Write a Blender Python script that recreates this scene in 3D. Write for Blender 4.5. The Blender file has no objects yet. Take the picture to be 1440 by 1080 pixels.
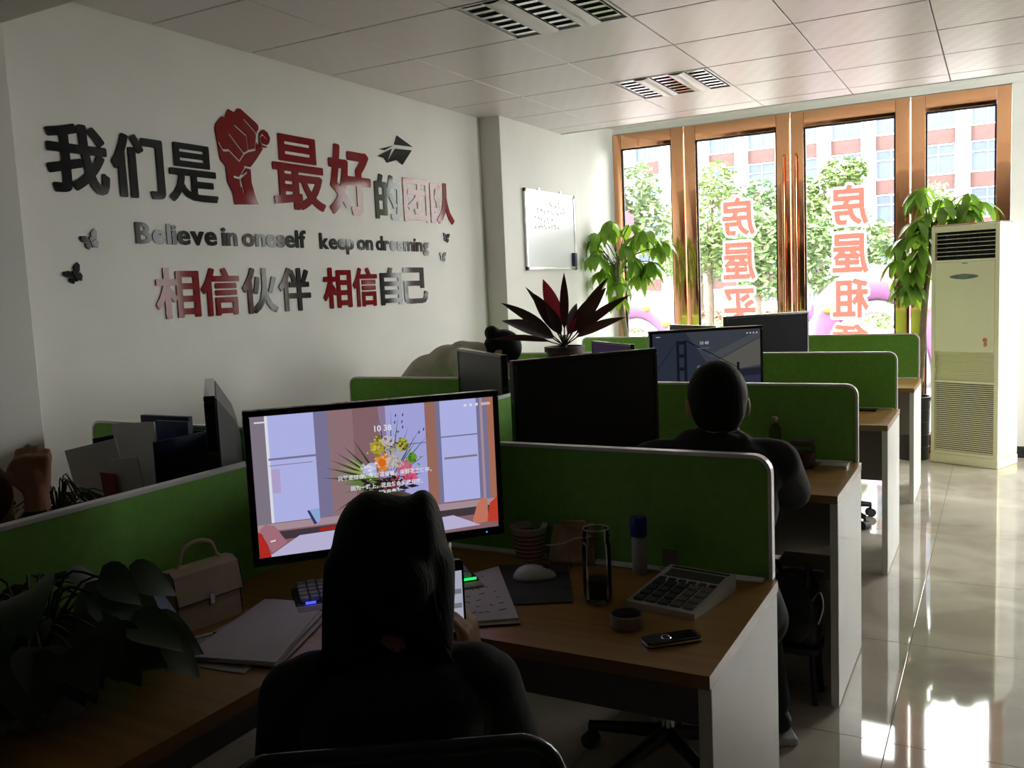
import bpy, bmesh, math, random
import numpy as np
from mathutils import Vector, Matrix
random.seed(7)
PI = math.pi
SC = bpy.context.scene
COL = SC.collection
# ------------------------------------------------------------------ camera
cam_d = bpy.data.cameras.new('camera'); cam = bpy.data.objects.new('camera', cam_d); COL.objects.link(cam)
cam_d.sensor_fit = 'HORIZONTAL'; cam_d.sensor_width = 36.0; cam_d.lens = 36.0 * 1259.1 / 1440.0
cam_d.clip_start = 0.02; cam_d.clip_end = 400
def cam_matrix(loc, yaw, pitch, roll):
    cy, sy, cp, sp = math.cos(yaw), math.sin(yaw), math.cos(pitch), math.sin(pitch)
    f = Vector((-sy*cp, cy*cp, -sp)); r = Vector((cy, sy, 0)); u = r.cross(f)
    r2 = r*math.cos(roll) + u*math.sin(roll); u2 = u*math.cos(roll) - r*math.sin(roll)
    m = Matrix((r2, u2, -f)).transposed().to_4x4(); m.translation = loc
    return m
cam.matrix_world = cam_matrix(Vector((3.2984, -2.8305, 1.4858)), 0.5012, 0.1059, -0.0452)
SC.camera = cam
# ------------------------------------------------------------------ sky, sun, exposure
w = bpy.data.worlds.new('sky'); SC.world = w; w.use_nodes = True
nt = w.node_tree; nt.nodes.clear()
wo = nt.nodes.new('ShaderNodeOutputWorld'); bg = nt.nodes.new('ShaderNodeBackground')
bg.inputs[0].default_value = (1.0, 0.982, 0.955, 1); bg.inputs[1].default_value = 9.0
nt.links.new(bg.outputs[0], wo.inputs[0])
sun_d = bpy.data.lights.new('sun', 'SUN'); sun = bpy.data.objects.new('sun', sun_d); COL.objects.link(sun)
sun_d.energy = 5.0; sun_d.angle = 0.03; sun_d.color = (1, 0.95, 0.86)
sun.rotation_euler = Vector((0.45, 0.62, -1.0)).to_track_quat('-Z', 'Y').to_euler()
for i, (xa, xb) in enumerate(((0.13, 3.36), (3.95, 5.27), (3.56, 4.96))):      # daylight portals filling the shop-front openings and the added side glazing
    pd = bpy.data.lights.new('portal', 'AREA'); po = bpy.data.objects.new('portal', pd); COL.objects.link(po)
    pd.shape = 'RECTANGLE'; pd.size = xb-xa; pd.size_y = 2.84; pd.cycles.is_portal = True
    po.location = ((xa+xb)/2, 5.16, 1.42); po.rotation_euler = (PI/2, 0, PI)
    po.rotation_euler = Vector((0, -1, 0)).to_track_quat('-Z', 'Y').to_euler()
    if i == 2: po.location = (5.50, (xa+xb)/2, 1.42); po.rotation_euler = Vector((-1, 0, 0)).to_track_quat('-Z', 'Y').to_euler()
vs = SC.view_settings
vs.view_transform = 'Standard'; vs.look = 'None'; vs.exposure = 1.38; vs.gamma = 1.0; vs.use_curve_mapping = False
cy = SC.cycles
cy.use_denoising = True; cy.max_bounces = 10; cy.diffuse_bounces = 6; cy.glossy_bounces = 5
cy.transparent_max_bounces = 16; cy.transmission_bounces = 8; cy.sample_clamp_indirect = 8.0; cy.caustics_reflective = False; cy.caustics_refractive = False
try: cy.denoising_prefilter = 'ACCURATE'
except Exception: pass
# ------------------------------------------------------------------ materials
def srgb(r, g, b):
    f = lambda c: (c/255/12.92) if c/255 <= 0.04045 else ((c/255+0.055)/1.055)**2.4
    return (f(r), f(g), f(b))
MATS = {}
def mat(name, col, rough=0.5, metal=0.0, spec=0.5, var=0.0, vscale=8.0, bump=0.0, bscale=60.0, emit=None, estr=0.0, coat=0.0, alpha=None, trans=0.0, ior=1.45):
    if name in MATS: return MATS[name]
    m = bpy.data.materials.new(name); m.use_nodes = True
    n = m.node_tree.nodes; l = m.node_tree.links; b = n['Principled BSDF']
    b.inputs['Base Color'].default_value = (*col, 1); b.inputs['Roughness'].default_value = rough
    b.inputs['Metallic'].default_value = metal; b.inputs['Specular IOR Level'].default_value = spec
    b.inputs['IOR'].default_value = ior
    if coat: b.inputs['Coat Weight'].default_value = coat; b.inputs['Coat Roughness'].default_value = 0.05
    if trans: b.inputs['Transmission Weight'].default_value = trans
    if emit: b.inputs['Emission Color'].default_value = (*emit, 1); b.inputs['Emission Strength'].default_value = estr
    if var or bump:
        tc = n.new('ShaderNodeTexCoord')
    if var:
        t = n.new('ShaderNodeTexNoise'); t.inputs['Scale'].default_value = vscale; t.inputs['Detail'].default_value = 5
        l.new(tc.outputs['Object'], t.inputs['Vector'])
        r = n.new('ShaderNodeValToRGB'); r.color_ramp.elements[0].position = 0.3; r.color_ramp.elements[1].position = 0.7
        r.color_ramp.elements[0].color = (*[c*(1-var) for c in col], 1); r.color_ramp.elements[1].color = (*[min(1, c*(1+var)) for c in col], 1)
        l.new(t.outputs['Fac'], r.inputs['Fac']); l.new(r.outputs['Color'], b.inputs['Base Color'])
    if bump:
        t2 = n.new('ShaderNodeTexNoise'); t2.inputs['Scale'].default_value = bscale; t2.inputs['Detail'].default_value = 4
        l.new(tc.outputs['Object'], t2.inputs['Vector'])
        bp = n.new('ShaderNodeBump'); bp.inputs['Strength'].default_value = bump; bp.inputs['Distance'].default_value = 0.01
        l.new(t2.outputs['Fac'], bp.inputs['Height']); l.new(bp.outputs['Normal'], b.inputs['Normal'])
    MATS[name] = m
    return m
def emat(name, col, s=1.0):
    if name in MATS: return MATS[name]
    m = bpy.data.materials.new(name); m.use_nodes = True; n = m.node_tree.nodes; l = m.node_tree.links
    n.clear(); o = n.new('ShaderNodeOutputMaterial'); e = n.new('ShaderNodeEmission')
    e.inputs[0].default_value = (*col, 1); e.inputs[1].default_value = s; l.new(e.outputs[0], o.inputs[0])
    MATS[name] = m; return m
def glass_mat(name, tint=(1, 1, 1), ior=1.4, rough=0.0):
    m = bpy.data.materials.new(name); m.use_nodes = True; n = m.node_tree.nodes; l = m.node_tree.links
    n.clear(); o = n.new('ShaderNodeOutputMaterial'); t = n.new('ShaderNodeBsdfTransparent'); g = n.new('ShaderNodeBsdfGlossy'); mx = n.new('ShaderNodeMixShader'); fr = n.new('ShaderNodeFresnel')
    t.inputs[0].default_value = (*tint, 1); g.inputs['Roughness'].default_value = rough; fr.inputs['IOR'].default_value = ior
    l.new(fr.outputs[0], mx.inputs[0]); l.new(t.outputs[0], mx.inputs[1]); l.new(g.outputs[0], mx.inputs[2]); l.new(mx.outputs[0], o.inputs[0])
    MATS[name] = m; return m
def wood_mat(name, c0, c1, rough=0.35, scale=3.0, axis=0):
    m = bpy.data.materials.new(name); m.use_nodes = True; n = m.node_tree.nodes; l = m.node_tree.links; b = n['Principled BSDF']
    tc = n.new('ShaderNodeTexCoord'); mp = n.new('ShaderNodeMapping'); s = [14, 14, 14]; s[axis] = 0.9
    mp.inputs['Scale'].default_value = s; l.new(tc.outputs['Object'], mp.inputs['Vector'])
    t = n.new('ShaderNodeTexNoise'); t.inputs['Scale'].default_value = scale; t.inputs['Detail'].default_value = 6; t.inputs['Distortion'].default_value = 0.6
    l.new(mp.outputs[0], t.inputs['Vector'])
    r = n.new('ShaderNodeValToRGB'); r.color_ramp.elements[0].position = 0.35; r.color_ramp.elements[1].position = 0.68
    r.color_ramp.elements[0].color = (*c0, 1); r.color_ramp.elements[1].color = (*c1, 1)
    l.new(t.outputs['Fac'], r.inputs['Fac']); l.new(r.outputs['Color'], b.inputs['Base Color'])
    b.inputs['Roughness'].default_value = rough
    MATS[name] = m; return m
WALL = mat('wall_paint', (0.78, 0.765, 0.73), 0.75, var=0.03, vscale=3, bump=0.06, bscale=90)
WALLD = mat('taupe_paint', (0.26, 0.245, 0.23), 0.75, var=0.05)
WHITE = mat('white_laminate', (0.74, 0.73, 0.71), 0.4, var=0.02)
GREYPANEL = mat('grey_laminate', (0.24, 0.22, 0.21), 0.5, var=0.04)
GREEN = mat('green_fabric', (0.21, 0.50, 0.085), 0.8, var=0.08, vscale=40, bump=0.15, bscale=700)
TRIM = mat('white_aluminium', (0.80, 0.80, 0.80), 0.3)
WOOD = wood_mat('oak_laminate', (0.32, 0.165, 0.042), (0.42, 0.235, 0.066))
WOODE = mat('oak_edge_banding', (0.30, 0.17, 0.08), 0.35, var=0.05, vscale=30)
BLACK = mat('black_plastic', (0.012, 0.012, 0.014), 0.35)
SATIN = mat('dark_grey_plastic', (0.03, 0.03, 0.034), 0.5)
CHROME = mat('chrome', (0.8, 0.8, 0.8), 0.12, metal=1)
ROSE = mat('rose_gold_steel', (0.86, 0.44, 0.24), 0.09, metal=1, var=0.06, vscale=1.2)
ALU = mat('brushed_aluminium', (0.7, 0.7, 0.7), 0.3, metal=1)
# ------------------------------------------------------------------ mesh helpers
def B(): return bmesh.new()
def box(bm, x0, x1, y0, y1, z0, z1, bevel=0.0, M=None, seg=2):
    vs_ = [bm.verts.new((x, y, z)) for x in (x0, x1) for y in (y0, y1) for z in (z0, z1)]
    f = [(0, 1, 3, 2), (4, 6, 7, 5), (0, 4, 5, 1), (2, 3, 7, 6), (0, 2, 6, 4), (1, 5, 7, 3)]
    fs = [bm.faces.new([vs_[i] for i in q]) for q in f]
    if bevel > 0:
        es = list({e for fc in fs for e in fc.edges})
        r = bmesh.ops.bevel(bm, geom=es, offset=bevel, segments=seg, profile=0.5, affect='EDGES')
        allv = {v for fc in r['faces'] for v in fc.verts} | {v for v in vs_ if v.is_valid}
    else: allv = set(vs_)
    if M is not None:
        for v in allv: v.co = M @ v.co
    return bm
def ring(bm, c, ax, bx_, n): return [bm.verts.new(c + ax*math.cos(2*PI*i/n) + bx_*math.sin(2*PI*i/n)) for i in range(n)]
def bridge(bm, r0, r1):
    n = len(r0)
    for i in range(n): bm.faces.new((r0[i], r0[(i+1) % n], r1[(i+1) % n], r1[i]))
def frame_of(d):
    d = d.normalized(); a = Vector((0, 0, 1)) if abs(d.z) < 0.9 else Vector((1, 0, 0))
    u = d.cross(a).normalized(); return u, d.cross(u).normalized()
def cyl(bm, p0, p1, r0, r1=None, n=16, caps=True):
    p0, p1 = Vector(p0), Vector(p1); r1 = r0 if r1 is None else r1
    u, v = frame_of(p1-p0)
    a = ring(bm, p0, u*r0, v*r0, n); b = ring(bm, p1, u*r1, v*r1, n); bridge(bm, a, b)
    if caps: bm.faces.new(list(reversed(a))); bm.faces.new(b)
def lathe(bm, prof, n=24, c=(0, 0, 0), cap0=True, cap1=False):
    c = Vector(c); prev = None; rs = []
    for r, z in prof:
        rs.append(ring(bm, c+Vector((0, 0, z)), Vector((r, 0, 0)), Vector((0, r, 0)), n))
    for a, b in zip(rs, rs[1:]): bridge(bm, a, b)
    if cap0: bm.faces.new(list(reversed(rs[0])))
    if cap1: bm.faces.new(rs[-1])
def tube(bm, pts, r, n=8, caps=True):
    pts = [Vector(p) for p in pts]; rs = []; u = None
    for i, p in enumerate(pts):
        d = (pts[min(i+1, len(pts)-1)] - pts[max(i-1, 0)]).normalized()
        if u is None: u, v = frame_of(d)
        else:
            u = (u - d*u.dot(d)).normalized(); v = d.cross(u)
        rr = r[i] if isinstance(r, (list, tuple)) else r
        rs.append(ring(bm, p, u*rr, v*rr, n))
    for a, b in zip(rs, rs[1:]): bridge(bm, a, b)
    if caps: bm.faces.new(list(reversed(rs[0]))); bm.faces.new(rs[-1])
def prism(bm, pts, h0, h1, M=None):
    a = [bm.verts.new((x, y, h0)) for x, y in pts]; b = [bm.verts.new((x, y, h1)) for x, y in pts]
    n = len(pts)
    bm.faces.new(list(reversed(a))); bm.faces.new(b)
    for i in range(n): bm.faces.new((a[i], a[(i+1) % n], b[(i+1) % n], b[i]))
    if M is not None:
        for v in a+b: v.co = M @ v.co
def rrect(x0, x1, y0, y1, r, n=5, which=(1, 1, 1, 1)):
    out = []
    for k, (cx, cy_, a0) in enumerate(((x1-r, y1-r, 0), (x0+r, y1-r, 90), (x0+r, y0+r, 180), (x1-r, y0+r, 270))):
        if which[k]:
            for i in range(n+1):
                a = math.radians(a0+90*i/n); out.append((cx+r*math.cos(a), cy_+r*math.sin(a)))
        else: out.append(((x1, x0, x0, x1)[k], (y1, y1, y0, y0)[k]))
    return out
def spline(pts, n=6):
    P = [Vector(p) for p in pts]; out = []
    for i in range(len(P)-1):
        p0, p1, p2, p3 = P[max(i-1, 0)], P[i], P[i+1], P[min(i+2, len(P)-1)]
        for k in range(n):
            t = k/n; out.append(0.5*((2*p1)+(p2-p0)*t+(2*p0-5*p1+4*p2-p3)*t*t+(3*p1-p0-3*p2+p3)*t**3))
    out.append(P[-1]); return out
def obj(name, bm, m, parent=None, smooth=False, label=None, cat=None, group=None, kind=None, loc=None, rotz=0):
    if isinstance(bm, bmesh.types.BMesh):
        bmesh.ops.recalc_face_normals(bm, faces=bm.faces)
        me = bpy.data.meshes.new(name); bm.to_mesh(me); bm.free()
    else: me = bm
    if not me.materials:
        for mm in (m if isinstance(m, (list, tuple)) else [m]): me.materials.append(mm)
    if smooth:
        me.polygons.foreach_set('use_smooth', [True]*len(me.polygons))
        if smooth != 'all': 
            try: me.set_sharp_from_angle(angle=math.radians(smooth if isinstance(smooth, (int, float)) and smooth > 1 else 40))
            except Exception: pass
    o = bpy.data.objects.new(name, me); COL.objects.link(o)
    if parent is not None: o.parent = parent
    if loc is not None: o.location = loc
    if rotz: o.rotation_euler = (0, 0, rotz)
    tag(o, label, cat, group, kind)
    return o
def tag(o, label=None, cat=None, group=None, kind=None):
    if label: o['label'] = label
    if cat: o['category'] = cat
    if group: o['group'] = group
    if kind: o['kind'] = kind
    return o
def thing(name, label, cat, loc=(0, 0, 0), rotz=0, group=None):
    o = bpy.data.objects.new(name, None); COL.objects.link(o); o.empty_display_size = 0.05
    o.location = loc; o.rotation_euler = (0, 0, rotz); return tag(o, label, cat, group)
def dup(o, parent=None, **kw):
    c = o.copy(); COL.objects.link(c); c.parent = parent
    for ch in list(o.children): dup(ch, c)
    for k, v in kw.items():
        if k == 'loc': c.location = v
        elif k == 'rotz': c.rotation_euler = (0, 0, v)
        else: c[k] = v
    return c
def struct(name, bm, m, parent=None, **kw):
    return obj(name, bm, m, parent, kind=None if parent else 'structure', **kw)
def Rz(a, loc=(0, 0, 0)): return Matrix.Translation(Vector(loc)) @ Matrix.Rotation(a, 4, 'Z')
TXT = {}
def text_mesh(s, size=1.0, offset=0.0, extrude=0.0, res=3):
    """outline of a string as a mesh in the XY plane"""
    k = (s, size, offset, extrude)
    if k in TXT: return TXT[k].copy()
    c = bpy.data.curves.new('txt', 'FONT'); c.body = s; c.size = size; c.offset = offset; c.extrude = extrude; c.resolution_u = res; c.fill_mode = 'BOTH' if extrude else 'FRONT'
    o = bpy.data.objects.new('txt', c); COL.objects.link(o)
    me = bpy.data.meshes.new_from_object(o.evaluated_get(bpy.context.evaluated_depsgraph_get()))
    bpy.data.objects.remove(o); bpy.data.curves.remove(c)
    me.materials.clear(); TXT[k] = me
    return me.copy()
def glyph_edges(ch):
    me = text_mesh(ch, 1.0, 0.0); b = bmesh.new(); b.from_mesh(me); bmesh.ops.remove_doubles(b, verts=b.verts, dist=1e-5)
    E_ = [(e.verts[0].co.x, e.verts[0].co.y, e.verts[1].co.x, e.verts[1].co.y) for e in b.edges if len(e.link_faces) == 1]; b.free(); return np.array(E_)
def seg_dist(Pn, E_):
    a, c = E_[:, :2], E_[:, 2:]; d = c-a; L2 = np.maximum((d*d).sum(1), 1e-12); out = np.full(len(Pn), 1e9)
    for i in range(len(E_)):
        t = np.clip(((Pn-a[i])@d[i])/L2[i], 0, 1); out = np.minimum(out, np.hypot(*(Pn-(a[i]+t[:, None]*d[i])).T))
    return out
def inside(Pn, E_):
    r = np.zeros(len(Pn), bool)
    for x0, y0, x1, y1 in E_:
        m_ = (y0 > Pn[:, 1]) != (y1 > Pn[:, 1])
        if m_.any(): r ^= m_ & (Pn[:, 0] < (x1-x0)*(Pn[:, 1]-y0)/(y1-y0+1e-15)+x0)
    return r
def field_mesh(F, xs, ys, M, th0, th1, bm=None):
    """solid plate of the region F < 0 on the grid xs x ys: flat face at th1, edges down to th0"""
    b = bm or bmesh.new(); nx, ny = len(xs), len(ys); ins = F < 0; full = ins[:-1, :-1] & ins[1:, :-1] & ins[:-1, 1:] & ins[1:, 1:]
    def quad(pts): b.faces.new([b.verts.new(M @ Vector((x, y, th1))) for x, y in pts])
    for j in range(ny-1):
        i = 0
        while i < nx-1:
            if full[i, j]:
                k = i
                while k < nx-1 and full[k, j]: k += 1
                quad(((xs[i], ys[j]), (xs[k], ys[j]), (xs[k], ys[j+1]), (xs[i], ys[j+1]))); i = k; continue
            c = ((i, j), (i+1, j), (i+1, j+1), (i, j+1))
            if any(ins[q] for q in c):
                pts = []
                for q, r in zip(c, c[1:]+c[:1]):
                    if ins[q]: pts.append((xs[q[0]], ys[q[1]], 0))
                    if ins[q] != ins[r]:
                        t = F[q]/(F[q]-F[r]); pts.append((xs[q[0]]+(xs[r[0]]-xs[q[0]])*t, ys[q[1]]+(ys[r[1]]-ys[q[1]])*t, 1))
                if len(pts) > 2: quad([p_[:2] for p_ in pts])
                for p_, q_ in zip(pts, pts[1:]+pts[:1]):
                    if p_[2] and q_[2] and th0 != th1: b.faces.new([b.verts.new(M @ Vector(v)) for v in ((p_[0], p_[1], th1), (q_[0], q_[1], th1), (q_[0], q_[1], th0), (p_[0], p_[1], th0))])
            i += 1
    return b
GSDF = {}
def glyph_sdf(ch, n=84, pad=0.12):
    if ch in GSDF: return GSDF[ch]
    E_ = glyph_edges(ch); x0, x1, y0, y1 = E_[:, [0, 2]].min(), E_[:, [0, 2]].max(), E_[:, [1, 3]].min(), E_[:, [1, 3]].max()
    st = max(x1-x0, y1-y0)/n; xs = np.arange(x0-pad, x1+pad+st, st); ys = np.arange(y0-pad, y1+pad+st, st); X, Y = np.meshgrid(xs, ys, indexing='ij'); Pn = np.stack([X.ravel(), Y.ravel()], 1)
    D = seg_dist(Pn, E_); D[inside(Pn, E_)] *= -1; GSDF[ch] = (D.reshape(X.shape), xs, ys, (x0, x1, y0, y1)); return GSDF[ch]
def fit_mesh(me, M, w=None, h=None, thick=None):
    """scale a text mesh to w x h (origin = lower-left of its bounds), then transform by M"""
    xs = [v.co.x for v in me.vertices]; ys = [v.co.y for v in me.vertices]
    x0, x1, y0, y1 = min(xs), max(xs), min(ys), max(ys)
    sx = w/(x1-x0) if w else None; sy = h/(y1-y0) if h else None
    sx = sx or sy; sy = sy or sx
    for v in me.vertices: v.co = M @ Vector(((v.co.x-x0)*sx, (v.co.y-y0)*sy, v.co.z))
    me.update(); return me
# ================================================================== the room
WX = 0.03; CX = 0.19; YW = 5.08; CEIL = 2.70
FLOOR_M = bpy.data.materials.new('polished_tile'); FLOOR_M.use_nodes = True
def _floor():
    n = FLOOR_M.node_tree.nodes; l = FLOOR_M.node_tree.links; b = n['Principled BSDF']
    tc = n.new('ShaderNodeNewGeometry'); t = n.new('ShaderNodeTexNoise'); t.inputs['Scale'].default_value = 1.6; t.inputs['Detail'].default_value = 9; t.inputs['Distortion'].default_value = 1.6
    l.new(tc.outputs['Position'], t.inputs['Vector'])
    r = n.new('ShaderNodeValToRGB'); e = r.color_ramp.elements
    e[0].position = 0.32; e[0].color = (0.44, 0.39, 0.32, 1); e[1].position = 0.7; e[1].color = (0.66, 0.61, 0.53, 1)
    l.new(t.outputs['Fac'], r.inputs['Fac']); l.new(r.outputs['Color'], b.inputs['Base Color'])
    b.inputs['Roughness'].default_value = 0.045; b.inputs['IOR'].default_value = 1.6
    w2 = n.new('ShaderNodeTexNoise'); w2.inputs['Scale'].default_value = 5; w2.inputs['Detail'].default_value = 1; l.new(tc.outputs['Position'], w2.inputs['Vector'])
    bp = n.new('ShaderNodeBump'); bp.inputs['Strength'].default_value = 0.02; bp.inputs['Distance'].default_value = 0.01
    l.new(w2.outputs['Fac'], bp.inputs['Height']); l.new(bp.outputs['Normal'], b.inputs['Normal'])
_floor()
GROUT = mat('grout', (0.22, 0.19, 0.16), 0.8)
b = B(); box(b, -0.2, 5.7, -5.6, 5.30, -0.12, -0.003); floor = struct('floor', b, GROUT)
tile_me = None; TP = 0.85
for ix in range(-4, 5):
    for iy in range(-7, 6):
        x0 = 2.998+ix*TP; y0 = 0.087+iy*TP
        xa, xb, ya, yb = max(x0, WX), min(x0+TP, 5.42), max(y0, -5.5), min(y0+TP, YW+0.12)
        if xb-xa < 0.02 or yb-ya < 0.02: continue
        full = xb-xa > TP-1e-4 and yb-ya > TP-1e-4
        if full and tile_me is not None: o = obj('floor_tile', tile_me, FLOOR_M, floor, loc=(x0, y0, 0)); continue
        b = B(); box(b, 0.001, xb-xa-0.001, 0.001, yb-ya-0.001, -0.003, 0.0, bevel=0.0008, seg=1)
        o = obj('floor_tile', b, FLOOR_M, floor, loc=(xa, ya, 0))
        if full: tile_me = o.data
b = B(); box(b, -0.25, WX, -5.6, YW+0.25, -0.1, 3.3); struct('wall_left', b, WALL)
b = B(); box(b, WX, CX, 2.83, 4.62, 0, 3.2, bevel=0.004); struct('wall_left_pier', b, WALL)
b = B(); box(b, WX, 0.135, 4.62, YW+0.2, 0, 3.2, bevel=0.003); struct('wall_left_reveal', b, WALL)
b = B(); box(b, WX, CX, -1.45, -0.781, 0, 3.2, bevel=0.004); struct('wall_left_column', b, WALL)
b = B(); box(b, WX, 5.42, -1.45, -0.781, 2.50, 3.2, bevel=0.003); struct('ceiling_beam', b, WALL)
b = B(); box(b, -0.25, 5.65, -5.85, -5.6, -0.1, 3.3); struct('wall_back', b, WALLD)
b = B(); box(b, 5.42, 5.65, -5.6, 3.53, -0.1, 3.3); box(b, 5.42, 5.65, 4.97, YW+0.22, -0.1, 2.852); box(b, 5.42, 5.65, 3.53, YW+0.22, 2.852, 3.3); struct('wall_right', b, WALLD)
b = B(); box(b, -0.25, 5.65, YW, YW+0.22, 2.852, 3.3); struct('wall_front', b, WALL)
b = B(); box(b, 3.362, 3.94, YW-0.004, YW+0.22, 0, 2.852); struct('wall_front_pier', b, WALL)
b = B(); box(b, 5.28, 5.42, YW-0.004, YW+0.22, 0, 2.852); struct('wall_front_end', b, WALL)
b = B(); box(b, -0.25, 5.65, -5.85, YW+0.25, 3.2, 3.4); struct('ceiling_slab', b, WALL)
b = B(); box(b, WX, 5.42, 3.86, YW, 2.90, 2.95); struct('ceiling_window_strip', b, WALL)
b = B(); box(b, 3.362, 3.94, YW-0.016, YW-0.004, 0, 0.09, bevel=0.002); struct('baseboard_front', b, mat('black_stone', (0.02, 0.02, 0.022), 0.2, var=0.5, vscale=30))
# ceiling tiles
TILE_M = bpy.data.materials.new('embossed_ceiling_tile'); TILE_M.use_nodes = True
def _tile():
    n = TILE_M.node_tree.nodes; l = TILE_M.node_tree.links; b = n['Principled BSDF']
    b.inputs['Base Color'].default_value = (0.76, 0.72, 0.72, 1); b.inputs['Roughness'].default_value = 0.36; b.inputs['Metallic'].default_value = 0.15
    g = n.new('ShaderNodeNewGeometry'); mp = n.new('ShaderNodeMapping'); mp.inputs['Rotation'].default_value = (0, 0, 1.05); mp.inputs['Scale'].default_value = (1, 1, 1)
    l.new(g.outputs['Position'], mp.inputs['Vector'])
    hs = []
    for ax in ('X', 'Y'):
        wv = n.new('ShaderNodeTexWave'); wv.bands_direction = ax; wv.inputs['Scale'].default_value = 9 if ax == 'X' else 3.5; l.new(mp.outputs[0], wv.inputs['Vector']); hs.append(wv)
    ml = n.new('ShaderNodeMath'); ml.operation = 'MULTIPLY'; l.new(hs[0].outputs['Fac'], ml.inputs[0]); l.new(hs[1].outputs['Fac'], ml.inputs[1])
    bp = n.new('ShaderNodeBump'); bp.inputs['Strength'].default_value = 0.3; bp.inputs['Distance'].default_value = 0.003
    l.new(ml.outputs[0], bp.inputs['Height']); l.new(bp.outputs['Normal'], b.inputs['Normal'])
_tile()
GAP = mat('ceiling_gap_shade', (0.035, 0.03, 0.03), 0.8)  # near-black backing that paints the shade in the tile gaps
b = B(); box(b, WX, 5.42, -5.6, 3.84, CEIL+0.012, CEIL+0.03); ceiling = struct('ceiling', b, GAP)
ct_me = None
for ix in range(0, 10):
    for iy in range(-2, 7):
        if ix == 2 and iy in (1, 4): continue
        xa, xb = max(ix*0.6, WX), min(ix*0.6+0.6, 5.42); ya, yb = iy*0.6, min(iy*0.6+0.6, 3.84)
        if yb-ya < 0.02 or xb-xa < 0.02: continue
        full = xb-xa > 0.599 and yb-ya > 0.599
        if full and ct_me is not None: obj('ceiling_tile', ct_me, TILE_M, ceiling, loc=(xa, ya, CEIL)); continue
        b = B(); box(b, 0.0026, xb-xa-0.0026, 0.0042, yb-ya-0.0042, 0, 0.012, bevel=0.0028, seg=1)
        o = obj('ceiling_tile', b, TILE_M, ceiling, loc=(xa, ya, CEIL))
        if full: ct_me = o.data
b = B(); box(b, WX, 5.42, -5.6, -1.2, CEIL, CEIL+0.012); obj('rear_ceiling_panel', b, TILE_M, ceiling)
b = B(); box(b, CX, 5.42, 3.84, 3.862, CEIL-0.004, 3.2); struct('trim_1', b, WALL)
# recessed louvre lights (switched off)
REFL = mat('white_reflector', (0.86, 0.86, 0.86), 0.3); LOUV = mat('polished_louvre', (0.72, 0.72, 0.72), 0.2, metal=0.8)
LAMPTUBE = mat('opal_tube', (0.85, 0.85, 0.84), 0.3)
def troffer(y0, label):
    t = thing('ceiling_light', label, 'light', (1.2, y0, CEIL), 0, 'recessed louvre lights')
    b = B()
    for q in ((0, 0.6, 0, 0.014), (0, 0.6, 0.586, 0.6), (0, 0.014, 0.014, 0.586), (0.586, 0.6, 0.014, 0.586)): box(b, q[0]+0.001, q[1]-0.001, q[2]+0.001, q[3]-0.001, -0.003, 0.01)
    obj('frame', b, TRIM, t)
    b = B(); box(b, 0.012, 0.588, 0.012, 0.588, 0.085, 0.09)
    for q in ((0.012, 0.016, 0.012, 0.588), (0.584, 0.588, 0.012, 0.588), (0.012, 0.588, 0.012, 0.016), (0.012, 0.588, 0.584, 0.588)): box(b, *q, 0.01, 0.085)
    obj('housing', b, REFL, t)
    for k, xc in enumerate((0.085, 0.300, 0.515)):
        b = B()
        for s in (-1, 1): box(b, xc+s*0.052-0.0015, xc+s*0.052+0.0015, 0.016, 0.584, 0.002, 0.048)
        for j in range(7):
            y = 0.06+j*0.08
            prism(b, [(y-0.014, 0.002), (y+0.014, 0.002), (y+0.003, 0.045), (y-0.003, 0.045)], xc-0.051, xc+0.051, Matrix(((0, 0, 1, 0), (1, 0, 0, 0), (0, 1, 0, 0), (0, 0, 0, 1))))
        obj('louvre', b, LOUV, t)
        b = B(); cyl(b, (xc, 0.02, 0.065), (xc, 0.58, 0.065), 0.013, n=12); obj('tube', b, LAMPTUBE, t, smooth=True)
    for xc in (0.1925, 0.4075):
        b = B(); ra = []
        for j in range(2):
            y = 0.016 if j == 0 else 0.584
            ra.append([b.verts.new((xc+0.052*u, y, -0.002-0.010*(1-(abs(u))**2))) for u in [i/8-1 for i in range(17)]])
        for i in range(16): b.faces.new((ra[0][i], ra[0][i+1], ra[1][i+1], ra[1][i]))
        obj('reflector', b, REFL, t, smooth=True)
troffer(0.6, 'square louvred ceiling light nearest the camera at the top edge')
troffer(2.4, 'square louvred ceiling light farther back, nearer the windows')
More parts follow.
